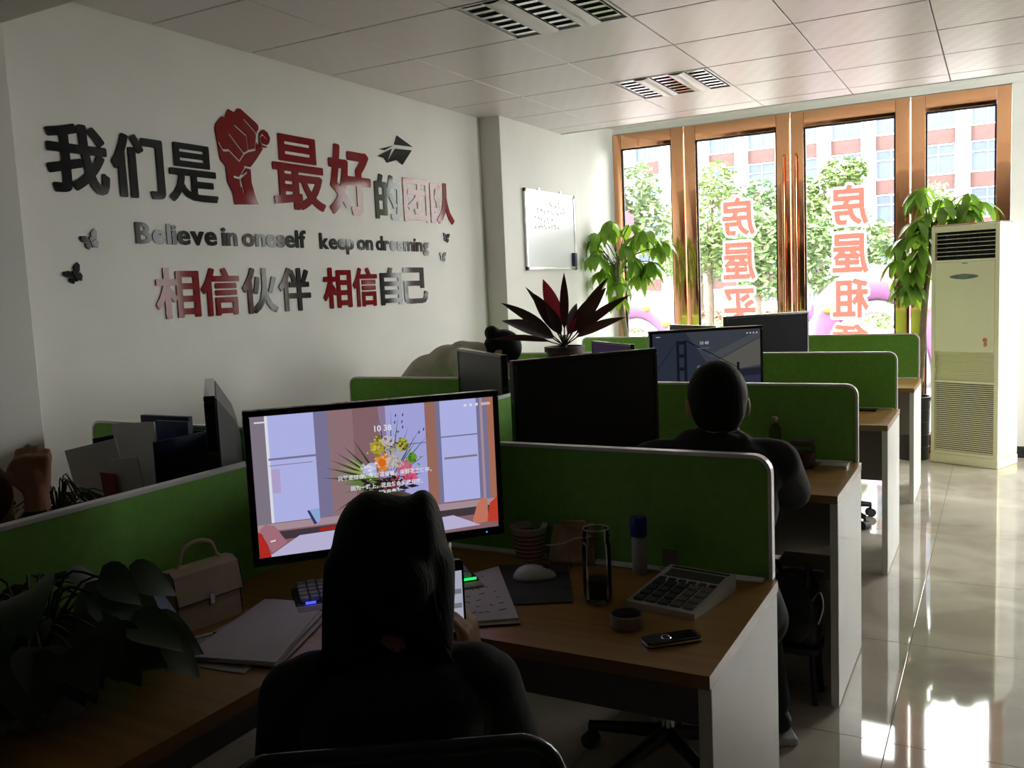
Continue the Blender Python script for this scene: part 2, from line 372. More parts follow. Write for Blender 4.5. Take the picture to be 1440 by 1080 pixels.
# ------------------------------------------------------------------ shop-front windows
GLASS = glass_mat('window_glass', (0.96, 0.98, 0.97))
DARKGASKET = mat('black_gasket', (0.02, 0.02, 0.02), 0.6)
def window(idx, x0, g0, g1, x1, handle=0, side=False):
    """door-like leaf: frame from x0 to x1 with glass between g0 and g1"""
    w_ = bpy.data.objects.new('window_%d' % idx, None); COL.objects.link(w_); w_['kind'] = 'structure'; w_.location = (x0, YW, 0)
    if side: w_.location = (5.44, x1, 0); w_.rotation_euler = (0, 0, -PI/2)
    W = x1-x0; a = g0-x0; c = g1-x0; zt = 2.845; zg = 2.715; zb = 0.16
    for nm, q in (('stile', (0, a, 0.02, zt)), ('stile', (c, W, 0.02, zt)), ('top_rail', (a, c, zg, zt)), ('bottom_rail', (a, c, 0.02, zb))):
        b = B(); box(b, q[0]+0.0006, q[1]-0.0006, 0.0, 0.055, q[2], q[3], bevel=0.004); obj(nm, b, ROSE, w_, smooth=True)
    b = B(); e = 0.012
    for q in ((a, a+e, zb, zg), (c-e, c, zb, zg), (a+e, c-e, zg-e, zg), (a+e, c-e, zb, zb+e)): box(b, q[0], q[1], 0.018, 0.042, q[2], q[3])
    obj('gasket', b, DARKGASKET, w_)
    b = B(); box(b, a+0.004, c-0.004, 0.026, 0.032, zb+0.004, zg-0.004); obj('pane', b, GLASS, w_)
    if handle:
        hx = (W-0.045) if handle > 0 else 0.045
        b = B(); tube(b, [(hx, 0, 2.50), (hx, -0.05, 2.48), (hx, -0.055, 2.40), (hx, -0.055, 1.0), (hx, -0.05, 0.92), (hx, 0, 0.90)], 0.013, 10); obj('pull_handle', b, ROSE, w_, smooth=True)
    return w_
window(1, 0.137, 0.216, 0.691, 0.806)
window(2, 0.814, 0.916, 1.617, 1.728, handle=1)
window(3, 1.736, 1.842, 2.55, 2.656, handle=-1)
window(4, 2.664, 2.77, 3.261, 3.361)
for i, (a, c) in enumerate(((3.95, 4.60), (4.61, 5.27))): window(5+i, a, a+0.10, c-0.10, c)  # unseen panes beyond the frame, assumed for the daylight they bring
for i, (a, c) in enumerate(((3.535, 4.245), (4.25, 4.965))): window(7+i, a, a+0.10, c-0.10, c, side=True)  # made-up side glazing out of view, added to brighten the room
b = B(); box(b, 0.135, 3.361, YW-0.01, YW+0.09, 0.0, 0.018, bevel=0.003); box(b, 3.94, 5.28, YW-0.01, YW+0.09, 0.0, 0.018, bevel=0.003); struct('trim_3', b, ROSE)
# ================================================================== workstations
ROWS = [-0.66, 0.845, 2.365, 3.88]
LROWS = [-0.61, 0.95, 2.47, 4.0]
SP = 1.53; XE = 2.83
WOODY = wood_mat('oak_laminate_across', (0.32, 0.165, 0.042), (0.42, 0.235, 0.066), axis=1)
ORD = ['first', 'second', 'third', 'fourth']
def desk_outline(yk, ylow, sgn):
    """L-shaped top; sgn=+1 right of the spine, -1 left of it"""
    x1 = XE-SP; pts = [(0.015, yk-0.012), (x1, yk-0.012), (x1, yk-0.60)]
    cx, cy_, r = 0.53+0.22, yk-0.60-0.22, 0.22
    for i in range(9):
        a = math.radians(90+90*i/8); pts.append((cx+r*math.cos(a), cy_+r*math.sin(a)))
    pts += [(0.53, ylow), (0.015, ylow)]
    return [(SP+sgn*x, y) for x, y in pts]
def desk(k, yk, ylow, sgn, label):
    t = thing('desk', label, 'desk', (0, 0, 0), 0, 'L-shaped desks on either side of the spine')
    pts = desk_outline(yk, ylow, sgn)
    if sgn < 0: pts = pts[::-1]
    b = B(); prism(b, pts, 0.722, 0.7496)
    top = obj('tabletop', b, [WOOD], t)
    n = len(pts); me = top.data; me.materials.append(WOODE)
    for p in me.polygons:
        if abs(p.normal.z) < 0.5: p.material_index = 1
    X = lambda x: SP+sgn*x
    def bx(nm, xa, xb, ya, yb, za, zb, m, bev=0.0015):
        b = B(); x_a, x_b = sorted((X(xa), X(xb))); box(b, x_a, x_b, ya, yb, za, zb, bevel=bev, seg=1); obj(nm, b, m, t)
    bx('end_panel', 1.272, 1.2985, yk-0.585, yk-0.018, 0.006, 0.721, WHITE)
    bx('end_panel', 0.05, 0.50, ylow+0.004, ylow+0.03, 0.006, 0.721, WHITE)
    bx('modesty_panel', 0.05, 1.27, yk-0.06, yk-0.042, 0.36, 0.721, GREYPANEL)
    bx('modesty_panel', 0.03, 0.048, ylow+0.03, yk-0.07, 0.36, 0.721, GREYPANEL)
    bx('cable_rail', 0.03, 1.27, yk-0.050, yk-0.018, 0.7497, 0.7560, TRIM, 0.002)
    for fx, fy in ((1.285, yk-0.55), (1.285, yk-0.06)):
        b = B(); cyl(b, (X(fx), fy, 0), (X(fx), fy, 0.0065), 0.011, n=10); obj('foot', b, BLACK, t)
    return t
def screen_x(k, yk, sgn, label, L=1.27, mirror_round=True):
    """green screen across the desk, its outer top corner rounded"""
    t = thing('desk_screen', label, 'partition', (SP, yk, 0.7497), 0, 'green desk screens')
    M = Matrix(((sgn, 0, 0, 0), (0, 0, -1, 0), (0, 1, 0, 0), (0, 0, 0, 1)))
    x1 = XE-SP-0.012; r = 0.045; e = 0.009
    out = rrect(0.02, x1, 0.0, 0.308, r, 6, (1, 0, 0, 0)); inn = rrect(0.02, x1-e, 0.0, 0.308-e, r-e, 6, (1, 0, 0, 0))
    b = B(); prism(b, inn, -0.011, 0.011, M); obj('fabric_panel', b, GREEN, t)
    b = B(); # edge trim: ring strip along top and outer side
    no = len(out); o_ = out[-1:]+out[:-2]; i_ = inn[-1:]+inn[:-2]     # bottom-right .. top-right .. top-left
    a0 = [[b.verts.new(M @ Vector((x, y, z))) for (x, y) in L_] for L_, z in ((o_, -0.0135), (o_, 0.0135), (i_, 0.0135), (i_, -0.0135))]
    for i in range(len(o_)-1):
        for q in range(4): b.faces.new((a0[q][i], a0[q][i+1], a0[(q+1) % 4][i+1], a0[(q+1) % 4][i]))
    b.faces.new([a0[q][0] for q in range(4)]); b.faces.new([a0[q][-1] for q in range(4)])
    obj('edge_trim', b, TRIM, t)
    return t
def screen_y(y0, y1, label):
    t = thing('desk_screen', label, 'partition', (SP, y0, 0.7497), 0, 'green desk screens')
    b = B(); box(b, -0.011, 0.011, 0, y1-y0, -0.38, 0.297); obj('fabric_panel', b, GREEN, t)
    b = B(); box(b, -0.0135, 0.0135, 0, y1-y0, 0.297, 0.308, bevel=0.002); obj('edge_trim', b, TRIM, t)
    return t
for k, yk in enumerate(ROWS):
    lo = -2.16 if k == 0 else ROWS[k-1]+0.014
    desk(k, yk, lo, 1, ('wooden L-shaped desk nearest the camera, where the long-haired woman sits', 'wooden L-shaped desk where the short-haired man in the dark jacket sits',
                        'wooden L-shaped desk in the third row on the aisle side', 'wooden L-shaped desk closest to the windows on the aisle side')[k])
    screen_x(k, yk, 1, ('green fabric screen behind the nearest desk with calculator in front of it', 'green fabric screen facing the short-haired man', 'green fabric screen of the third aisle-side row', 'green fabric screen nearest the windows on the aisle side')[k])
    screen_y(lo if k else -2.16, yk, ('green screen beside the cream handbag and leafy pothos', 'green spine screen left of the man\'s black monitor', 'green spine screen of the third row behind the potted red plant', 'green spine screen of the row nearest the windows')[k])
for k, yk in enumerate(LROWS):
    lo = -2.12 if k == 0 else LROWS[k-1]+0.014
    desk(k, yk, lo, -1, ('wall-side wooden desk holding the blue folder and envelopes', 'wall-side wooden desk behind the folders, before the bun-haired woman', 'wall-side wooden desk the bun-haired woman leans over', 'wall-side wooden desk nearest the windows')[k])
    screen_x(k, yk, -1, ('green wall-side screen behind the blue folder', 'green wall-side screen in front of the bent-over woman\'s back', 'green wall-side screen behind the bun-haired woman', 'green wall-side screen nearest the windows with purple-lit monitor')[k])
# ================================================================== outside
GZ = -0.15
PAV = mat('outdoor_paving', (0.15, 0.14, 0.135), 0.8, var=0.15, vscale=3)
LAWN = mat('lawn_grass', (0.06, 0.10, 0.03), 0.9, var=0.35, vscale=6, bump=0.5, bscale=60)
b = B(); box(b, -60, 60, YW+0.25, 23.0, GZ-0.2, GZ); struct('floor_pavement', b, PAV)
b = B(); box(b, -60, 60, 23.0, 57.0, GZ-0.2, GZ); struct('floor_lawn', b, LAWN)
b = B(); box(b, -60, 60, 34.0, 40.0, GZ, GZ+0.012); struct('floor_road', b, mat('asphalt', (0.16, 0.16, 0.17), 0.85, var=0.1))
b = B(); box(b, -60, 60, 22.85, 23.0, GZ, GZ+0.12, bevel=0.02); struct('trim_4', b, mat('kerb_stone', (0.42, 0.41, 0.40), 0.8, var=0.1))
# office block across the street
FAC = mat('pale_facade', (0.34, 0.33, 0.34), 0.8, var=0.04, vscale=0.7); PIL = mat('white_pilaster_stone', (0.42, 0.41, 0.42), 0.7); BRK = mat('red_brick_spandrel', (0.060, 0.026, 0.026), 0.8, var=0.15, vscale=3)
FGL = mat('blue_facade_glass', (0.035, 0.05, 0.085), 0.35, var=0.35, vscale=0.6, spec=0.35); FFR = mat('white_window_frame', (0.34, 0.34, 0.36), 0.5)
bld = thing('office_building', 'pale office block with white pilasters and red brick bands across the street', 'building', (0, 58, GZ))
b = B(); box(b, -47.0, 18, 0.0, 12, 0, 20); obj('facade', b, FAC, bld)
b = B(); box(b, -47.4, 18.4, -0.6, 12.3, 20, 20.7, bevel=0.05); obj('parapet', b, PIL, bld)
pm = None; bay = 2.62; wm = sm = fm = None
for i in range(25):
    x = 1.27-(i-6)*bay
    wpil = 0.80
    if pm is None: b = B(); box(b, -0.40, 0.40, -0.5, 0.02, 0, 20, bevel=0.02); pm = obj('pilaster', b, PIL, bld, loc=(x, 0, 0)).data
    else: obj('pilaster', pm, PIL, bld, loc=(x, 0, 0))
    if i == 24: continue
    xm = x-bay/2
    for f in range(7):
        z = 1.16+GZ*-1+f*2.7-0.3
        if sm is None:
            b = B(); box(b, -0.91, 0.91, -0.14, 0.02, 0, 0.85, bevel=0.02); s_ = obj('spandrel', b, BRK, bld, loc=(xm, 0, z)); sm = s_.data
            b = B(); box(b, -0.91, 0.91, -0.10, 0.01, 0.86, 2.68)
            w_ = obj('window', b, FGL, bld, loc=(xm, 0, z)); wm = w_.data
            b = B()
            for q in ((-0.91, 0.91, 0.86, 0.94), (-0.91, 0.91, 2.60, 2.68), (-0.91, 0.91, 2.02, 2.08), (-0.03, 0.03, 0.94, 2.60), (-0.91, -0.85, 0.94, 2.6), (0.85, 0.91, 0.94, 2.6)): box(b, q[0], q[1], -0.16, -0.09, q[2], q[3])
            fr_ = obj('window_frame', b, FFR, w_); fm = fr_.data
        else:
            if f < 6 or True:
                obj('spandrel', sm, BRK, bld, loc=(xm, 0, z)); w_ = obj('window', wm, FGL, bld, loc=(xm, 0, z)); obj('window_frame', fm, FFR, w_)
# trees
BARK = mat('bark', (0.07, 0.05, 0.035), 0.9, var=0.3, vscale=12, bump=0.6, bscale=30)
LEAFM = [mat('leaf_green_%d' % i, c, 0.5) for i, c in enumerate(((0.11, 0.17, 0.065), (0.13, 0.185, 0.065), (0.09, 0.15, 0.065), (0.12, 0.17, 0.08)))]
for m_ in LEAFM: m_.node_tree.nodes['Principled BSDF'].inputs['Subsurface Weight'].default_value = 0.0
def street_tree(x, y, crowns, h, mi, label, leaf=0.10, n=1500, group='street trees beyond the windows'):
    t = thing('street_tree', label, 'tree', (x, y, GZ), 0, group)
    b = B(); top = Vector((0.15, 0, h)); base = Vector((0, 0, 0))
    tube(b, spline([base, (0.05, 0, h*0.35), (0.0, 0.05, h*0.7), top], 4), [0.11-0.08*i/12 for i in range(13)], 8)
    obj('trunk', b, BARK, t, smooth=True)
    for cx, cy_, cz, r in crowns:
        b = B(); tube(b, spline([(0.03, 0, min(h*0.55, cz-GZ-0.2)), (cx*0.5, cy_*0.5, (cz-GZ)*0.5+h*0.3), (cx, cy_, cz-GZ)], 4), [0.05-0.035*i/8 for i in range(9)], 6); obj('branch', b, BARK, t, smooth=True)
    b = B(); rnd = random.Random(int(x*100)+int(y))
    tot = sum(c[3]**2 for c in crowns)
    for cx, cy_, cz, r in crowns:
        for i in range(int(1.5*n*r*r/tot)):
            d = Vector((rnd.gauss(0, 1), rnd.gauss(0, 1), rnd.gauss(0, 0.8))).normalized()*(r*rnd.uniform(0.35, 1.0)**0.6)
            p = Vector((cx, cy_, cz-GZ))+d
            u = Vector((rnd.uniform(-1, 1), rnd.uniform(-1, 1), rnd.uniform(-0.7, 0.4))).normalized(); v = u.cross(Vector((rnd.uniform(-1, 1), rnd.uniform(-1, 1), 1))).normalized()
            s = leaf*rnd.uniform(0.6, 1.3); q = [p-u*s, p+v*s*0.45, p+u*s, p-v*s*0.45]
            b.faces.new([b.verts.new(c) for c in q])
    obj('foliage', b, LEAFM[mi], t, kind='stuff')
street_tree(-3.3, 20, [(0, 0, 3.1, 1.0), (-0.5, 0.3, 2.2, 0.9), (0.7, 0, 2.2, 0.8), (0.2, 0, 3.9, 0.6)], 3.4, 1, 'light green street tree left of the mirrored letters in the second pane', n=2200)
street_tree(-1.75, 18.5, [(0, 0, 2.2, 0.7), (0.2, 0.3, 1.6, 0.7), (0.3, 0, 2.7, 0.45)], 2.6, 0, 'small bushy street tree right of the mirrored letters in the second pane', n=1500)
street_tree(-0.9, 22, [(0.5, 0, 4.0, 0.5), (-0.5, 0.2, 3.4, 0.7), (0.1, -0.2, 2.9, 0.7), (0.9, 0, 4.1, 0.35)], 3.9, 1, 'tall leaning street tree seen through the third pane', n=2400)
street_tree(0.05, 20, [(-0.7, 0, 2.4, 0.6), (-0.5, 0.2, 1.7, 0.75), (0.5, 0, 2.3, 0.55), (0.9, 0, 1.7, 0.5)], 2.6, 0, 'leafy street tree behind the mirrored letters in the third pane', n=1800)
street_tree(-8.2, 27, [(0, 0, 4.6, 1.2), (-0.8, 0.3, 3.6, 1.1), (0.8, 0, 3.4, 1.0)], 4.4, 3, 'pale street tree seen at the left edge of the first pane', n=1800, leaf=0.16)
street_tree(-7.4, 33, [(0, 0, 3.2, 1.1), (-0.8, 0.3, 2.4, 1.0), (0.8, 0, 2.4, 1.0)], 3.4, 2, 'dark street tree seen at the right side of the first pane', n=1800, leaf=0.16)
street_tree(-4.6, 31, [(0, 0, 4.0, 1.1), (-0.7, 0.3, 3.0, 1.1), (0.8, 0, 3.0, 1.0)], 4.0, 2, 'farther dark street tree in the middle of the second pane', n=1800, leaf=0.16)
street_tree(1.9, 27.2, [(0, 0, 2.6, 0.9), (-0.5, 0.3, 3.4, 0.8), (0.6, 0, 2.2, 0.7)], 3.0, 1, 'street tree behind the potted tree in the rightmost pane', n=1500)
# verge: hedge, flower bed, barrier, bench
b = B(); rnd = random.Random(3)
for i in range(2600):
    p = Vector((rnd.uniform(-14, 5), rnd.uniform(24.5, 25.6), GZ+rnd.uniform(0.02, 0.42))); s = 0.08
    u = Vector((rnd.gauss(0, 1), rnd.gauss(0, 1), rnd.gauss(0, 1))).normalized(); v = u.orthogonal().normalized()
    b.faces.new([b.verts.new(c) for c in (p-u*s, p+v*s*0.6, p+u*s, p-v*s*0.6)])
obj('hedge', b, LEAFM[1], label='low clipped green hedge along the street verge', cat='hedge', kind='stuff')
b = B()
for i in range(1500):
    p = Vector((rnd.uniform(-14, 5), rnd.uniform(29.6, 30.6), GZ+rnd.uniform(0.05, 0.5))); s = 0.09
    u = Vector((rnd.gauss(0, 1), rnd.gauss(0, 1), rnd.gauss(0, 1))).normalized(); v = u.orthogonal().normalized()
    b.faces.new([b.verts.new(c) for c in (p-u*s, p+v*s*0.7, p+u*s, p-v*s*0.7)])
obj('flower_bed', b, mat('orange_flowers', (0.14, 0.075, 0.05), 0.8), label='long orange flower bed beyond the hedge', cat='flowers', kind='stuff')
bar = thing('street_barrier', 'blue and pink picket barrier standing by the road', 'fence', (-6.0, 32.5, GZ))
for i in range(30):
    b = B(); box(b, i*0.14, i*0.14+0.07, 0, 0.04, 0.0, 1.05, bevel=0.01, seg=1); obj('picket', b, (mat('picket_blue', (0.06, 0.07, 0.12), 0.5), mat('picket_pink', (0.14, 0.07, 0.10), 0.5))[i % 2], bar)
b = B(); box(b, -0.05, 4.25, 0.04, 0.08, 0.85, 0.93); box(b, -0.05, 4.25, 0.04, 0.08, 0.2, 0.28); obj('rail', b, FFR, bar)
ben = thing('park_bench', 'white park bench standing on the verge outside', 'bench', (-4.35, 26.5, GZ))
b = B(); box(b, 0, 1.4, 0, 0.4, 0.40, 0.45, bevel=0.01); obj('seat', b, FFR, ben)
for xx in (0.1, 1.24): b = B(); box(b, xx, xx+0.06, 0.03, 0.37, 0, 0.40); obj('leg', b, FFR, ben)
b = B(); box(b, 0, 1.4, 0.36, 0.40, 0.55, 0.85, bevel=0.01); obj('backrest', b, FFR, ben)
# inflatable arches on the pavement
PINK = mat('pink_inflatable', (0.15, 0.055, 0.135), 0.35); PURP = mat('purple_inflatable', (0.11, 0.04, 0.15), 0.35); YEL = mat('yellow_inflatable', (0.17, 0.14, 0.03), 0.4); PALEW = mat('white_inflatable', (0.20, 0.19, 0.20), 0.4)
def arch(x, y, r, tr, label, m, top):
    t = thing('inflatable_arch', label, 'arch', (x, y, GZ), 0, 'inflatable arches on the pavement')
    k = (top-GZ-tr)/1.0
    def path(rr, hh): return [(-rr*math.cos(math.radians(a)), 0, hh*math.sin(math.radians(a))) for a in range(0, 181, 6)]
    b = B(); tube(b, path(r, k), tr, 14); obj('tube', b, m, t, smooth='all')
    b = B(); tube(b, [(px_, -0.06, pz) for px_, _, pz in path(r-tr*1.3, k-tr*1.3)], tr*0.38, 10); obj('inner_tube', b, PALEW, t, smooth='all')
    for a in (50, 75, 105, 130):
        b = B(); bmesh.ops.create_uvsphere(b, u_segments=12, v_segments=8, radius=0.085, matrix=Matrix.Translation((-r*math.cos(math.radians(a)), -tr*0.9, k*math.sin(math.radians(a))))); obj('ball', b, YEL, t, smooth='all')
arch(-1.95, 11.2, 0.85, 0.24, 'pink inflatable arch seen low through the first pane', PINK, 1.38)
arch(1.75, 11.0, 0.98, 0.26, 'pink inflatable arch seen low through the third pane', PINK, 1.60)
b = B(); bmesh.ops.create_uvsphere(b, u_segments=20, v_segments=12, radius=0.22); 
bl = thing('balloon', 'round purple balloon beside the pink arch', 'balloon', (0.80, 10.2, 1.0)); obj('envelope', b, PURP, bl, smooth='all')
b = B(); tube(b, [(0, 0, -0.21), (0.01, 0, -0.6), (0, 0, GZ-1.0)], 0.004, 6); obj('string', b, FFR, bl)
fl = thing('flag', 'red flag on a pole at the left of the first pane', 'flag', (-2.5, 11.5, GZ))
b = B(); cyl(b, (0, 0, 0), (0, 0, 3.1), 0.025, n=10); obj('pole', b, ALU, fl, smooth=True)
b = B(); ra = []
for i in range(13):
    u = i/12; yy = 0.06*math.sin(u*7); ra.append((b.verts.new((0.03+0.36*u, yy, 3.02-0.25*u)), b.verts.new((0.03+0.36*u, yy, 2.40-0.12*u*u))))
for q, r in zip(ra, ra[1:]): b.faces.new((q[0], r[0], r[1], q[1]))
obj('cloth', b, mat('red_flag_cloth', (0.16, 0.025, 0.04), 0.7), fl, smooth='all')
# ================================================================== wall lettering
ACR_K = mat('black_acrylic', (0.016, 0.017, 0.018), 0.07, spec=0.1); ACR_R = mat('red_acrylic', (0.21, 0.012, 0.016), 0.07, spec=0.1)
ACR_KREFL = mat('black_acrylic_green_reflection', (0.03, 0.06, 0.04), 0.07, spec=0.1)  # black acrylic with a reflected green put into its colour
MW = lambda y, z: Matrix(((0, 0, 1, WX), (1, 0, 0, y), (0, 1, 0, z), (0, 0, 0, 1)))      # text x -> world Y, text y -> world Z, depth -> X
def wall_glyph(ch, y0, y1, z0, z1, m, label, cat, group, name, off=0.03, th=0.005):
    D, xs, ys, (gx0, gx1, gy0, gy1) = glyph_sdf(ch); sx = (y1-y0)/(gx1-gx0+2*off); sy = (z1-z0)/(gy1-gy0+2*off)
    me = field_mesh(D-off, (xs-gx0+off)*sx, (ys-gy0+off)*sy, Matrix(((0, 0, 1, 0), (1, 0, 0, 0), (0, 1, 0, 0), (0, 0, 0, 1))), 0.0005, th)
    return obj(name, me, m, label=label, cat=cat, group=group, loc=(WX, y0, z0))
big = [('我', -0.555, -0.275, 1.945, 2.222, ACR_K, 'black'), ('们', -0.260, 0.008, 1.945, 2.215, ACR_K, 'black'), ('是', 0.030, 0.315, 1.945, 2.21, ACR_K, 'black'),
       ('最', 0.695, 1.092, 1.950, 2.335, ACR_R, 'red'), ('好', 1.130, 1.510, 1.945, 2.335, ACR_R, 'red'), ('的', 1.542, 1.808, 1.935, 2.205, ACR_KREFL, 'dark green'), ('团', 1.835, 2.122, 1.935, 2.205, ACR_R, 'red'), ('队', 2.137, 2.418, 1.935, 2.205, ACR_R, 'red')]
TOPLAB = {'我': 'leftmost black character of the top wall line, 我', '们': 'second black character of the top wall line, 们', '是': 'third black character of the top wall line, just left of the fist, 是',
          '最': 'big red character right of the fist, 最', '好': 'big red character just left of the black one with a green reflection, 好', '的': 'black character with a painted green reflection, under the paper plane, 的', '团': 'smaller red boxed character, second from the right of the top line, 团', '队': 'rightmost red character of the top wall line, 队'}
for ch, y0, y1, z0, z1, m, cn in big:
    wall_glyph(ch, y0, y1, z0, z1, m, TOPLAB[ch], 'wall letter', 'top line of wall lettering', 'wall_character', off={'最': 0.017, '是': 0.020, '团': 0.022}.get(ch, 0.030))
bot = [('相', -0.095, 0.155, ACR_R, 'red', 'left'), ('信', 0.165, 0.405, ACR_R, 'red', 'left'), ('伙', 0.425, 0.665, ACR_K, 'black', ''), ('伴', 0.680, 0.920, ACR_K, 'black', ''),
       ('相', 1.025, 1.270, ACR_R, 'red', 'right'), ('信', 1.285, 1.515, ACR_R, 'red', 'right'), ('自', 1.545, 1.765, ACR_K, 'black', ''), ('己', 1.785, 2.050, ACR_K, 'black', '')]
for ch, y0, y1, m, cn, side in bot:
    lab = 'glossy %s character %s, %s of the eight in the bottom wall line' % (cn, ch, ('leftmost', 'second', 'third', 'fourth', 'fifth', 'sixth', 'seventh', 'rightmost')[[q[1] for q in bot].index(y0)])
    wall_glyph(ch, y0, y1, 1.420, 1.648, m, lab, 'wall letter', 'bottom line of wall lettering', 'wall_character', off=0.026)
def english(s, y0, y1, zb, xh, m):
    """each letter its own piece"""
    off = 0.031; x = 0.0; place = []
    for ch in s:
        if ch == ' ': place.append(None); x += 0.17; continue
        bb = glyph_sdf(ch, 60)[3]; place.append(x); x += bb[1]-bb[0]+2*off+0.03
    k = (y1-y0)/(x-0.03)
    for i, ch in enumerate(s):
        if ch == ' ': continue
        D, xs, ys, bb = glyph_sdf(ch, 60); me = field_mesh(D-off, (xs-bb[0]+off)*k, ys*xh, Matrix(((0, 0, 1, 0), (1, 0, 0, 0), (0, 1, 0, 0), (0, 0, 0, 1))), 0.0005, 0.004)
        ws = s.rfind(' ', 0, i)+1; we = s.find(' ', i); word = s[ws:we if we > 0 else None]; nth = s[ws:i+1].count(ch)
        lab = 'glossy black %sletter %s of the word %s on the wall' % (('', 'first ', 'second ', 'third ')[nth] if word.count(ch) > 1 else '', ch, word)
        obj('wall_letter', me, m, label=lab, cat='wall letter', group='english line of wall lettering', loc=(WX, y0+place[i]*k, zb))
english('Believe in oneself', -0.172, 0.912, 1.755, 0.125, ACR_K)
english('keep on dreaming', 1.020, 2.092, 1.752, 0.118, ACR_K)
# raised fist, cut from red acrylic in pieces divided by grooves
def wall_poly(name, polys, m, label, cat, group=None, loc=(0, 0), th=0.005, partname='piece', shrink=1.0):
    t = thing(name, label, cat, (WX, loc[0], loc[1]), 0, group)
    for p in polys:
        gx, gz = sum(q[0] for q in p)/len(p), sum(q[1] for q in p)/len(p); p = [(gx+(x-gx)*shrink, gz+(z-gz)*shrink) for x, z in p]
        b = B(); prism(b, p, 0.0005, th, Matrix(((0, 0, 1, 0), (1, 0, 0, 0), (0, 1, 0, 0), (0, 0, 0, 1))))
        bmesh.ops.triangulate(b, faces=[f for f in b.faces if len(f.verts) > 4]); obj(partname, b, m, t)
    return t
FO = [(0.0, 0.348), (0.008, 0.371), (0.031, 0.396), (0.051, 0.412), (0.07, 0.407), (0.08, 0.434), (0.094, 0.452), (0.133, 0.441), (0.154, 0.464), (0.173, 0.466), (0.273, 0.412), (0.289, 0.4), (0.286, 0.378), (0.274, 0.371), (0.271, 0.309), (0.282, 0.305), (0.297, 0.293), (0.31, 0.29), (0.254, 0.228), (0.215, 0.191), (0.213, 0.179), (0.213, 0.112), (0.23, 0.057), (0.25, 0.009), (0.091, 0.0), (0.084, 0.056), (0.055, 0.104), (0.051, 0.18), (0.02, 0.204), (0.01, 0.274)]
FC = [[(0.195, 0.417), (0.265, 0.365), (0.272, 0.351), (0.257, 0.279), (0.21, 0.267)], [(0.129, 0.38), (0.204, 0.339), (0.208, 0.266), (0.181, 0.252)], [(0.089, 0.333), (0.176, 0.251)], [(0.181, 0.252), (0.142, 0.211), (0.08, 0.256), (0.043, 0.252)], [(0.02, 0.285), (0.043, 0.252)], [(0.174, 0.188), (0.217, 0.184)], [(0.182, 0.188), (0.137, 0.133)], [(0.1, 0.133), (0.136, 0.129)], [(0.189, 0.162), (0.145, 0.132)], [(0.141, 0.125), (0.158, 0.062)], [(0.138, 0.124), (0.141, 0.092)]]
FT = [(0.286, 0.339), (0.291, 0.363), (0.31, 0.381), (0.324, 0.386), (0.349, 0.375), (0.366, 0.348), (0.358, 0.324), (0.343, 0.312), (0.338, 0.298), (0.321, 0.295), (0.301, 0.296), (0.287, 0.306)]
FTC = [[(0.346, 0.337), (0.313, 0.36), (0.298, 0.345), (0.298, 0.326), (0.309, 0.311), (0.342, 0.307)]]
def loop_edges(L): return np.array([(*a, *b_) for a, b_ in zip(L, L[1:]+L[:1])])
def line_edges(L): return np.array([(*a, *b_) for c in L for a, b_ in zip(c, c[1:])])
ft = thing('wall_fist', 'red acrylic raised fist cut-out in the middle of the top wall line', 'wall fist', (WX, 0.326, 1.952))
xs = np.arange(-0.01, 0.40, 0.0028); ys = np.arange(-0.01, 0.485, 0.0028); X_, Y_ = np.meshgrid(xs, ys, indexing='ij'); Pn = np.stack([X_.ravel(), Y_.ravel()], 1)
for nm_, L_, C_, hw_ in (('hand', FO, FC, 0.0052), ('thumb', FT, FTC, 0.0042)):
    E_ = loop_edges(L_); D = seg_dist(Pn, E_); D[inside(Pn, E_)] *= -1; D = np.maximum(D, hw_-seg_dist(Pn, line_edges(C_)))
    obj(nm_, field_mesh(D.reshape(X_.shape), xs, ys, Matrix(((0, 0, 1, 0), (1, 0, 0, 0), (0, 1, 0, 0), (0, 0, 0, 1))), 0.0005, 0.005), ACR_R, ft)
wall_poly('wall_paper_plane', [[(0.217, 0.187), (0.402, 0.13), (0.178, 0.12)], [(0.02, 0.078), (0.194, 0.121), (0.081, 0.076)], [(0.001, 0.035), (0.171, 0.104), (0.104, 0.002), (0.076, 0.03)], [(0.193, 0.107), (0.394, 0.118), (0.27, 0.004), (0.201, 0.03), (0.089, 0.001)]], ACR_K, 'dark paper plane cut-out above the top line of wall lettering', 'wall plane', loc=(1.58, 2.27), shrink=0.88)
def butterfly(y, z, s, a, label):
    ca, sa = math.cos(a), math.sin(a)
    R_ = lambda pts: [(s*(ca*u-sa*v), s*(sa*u+ca*v)) for u, v in pts]
    wings = [[(0.02, 0.02), (0.16, 0.42), (0.42, 0.52), (0.50, 0.36), (0.36, 0.10), (0.06, -0.02)], [(0.04, -0.04), (0.34, 0.04), (0.40, -0.14), (0.24, -0.36), (0.08, -0.24)],
             [(-0.02, 0.02), (-0.06, -0.02), (-0.36, 0.06), (-0.52, 0.24), (-0.44, 0.40), (-0.18, 0.34)], [(-0.04, -0.04), (-0.08, -0.22), (-0.22, -0.32), (-0.36, -0.14), (-0.30, 0.02)]]
    t = wall_poly('wall_butterfly', [R_(p) for p in wings], ACR_K, label, 'wall butterfly', 'butterfly cut-outs', (y, z), 0.006, 'wing')
    b = B(); prism(b, R_([(-0.035, -0.28), (0.035, -0.28), (0.04, 0.2), (0.0, 0.26), (-0.04, 0.2)]), 0.0005, 0.009, Matrix(((0, 0, 1, 0), (1, 0, 0, 0), (0, 1, 0, 0), (0, 0, 0, 1)))); obj('body', b, ACR_K, t)
butterfly(-0.393, 1.754, 0.085, 0.3, 'black butterfly cut-out left of the English line, the upper of the left pair')
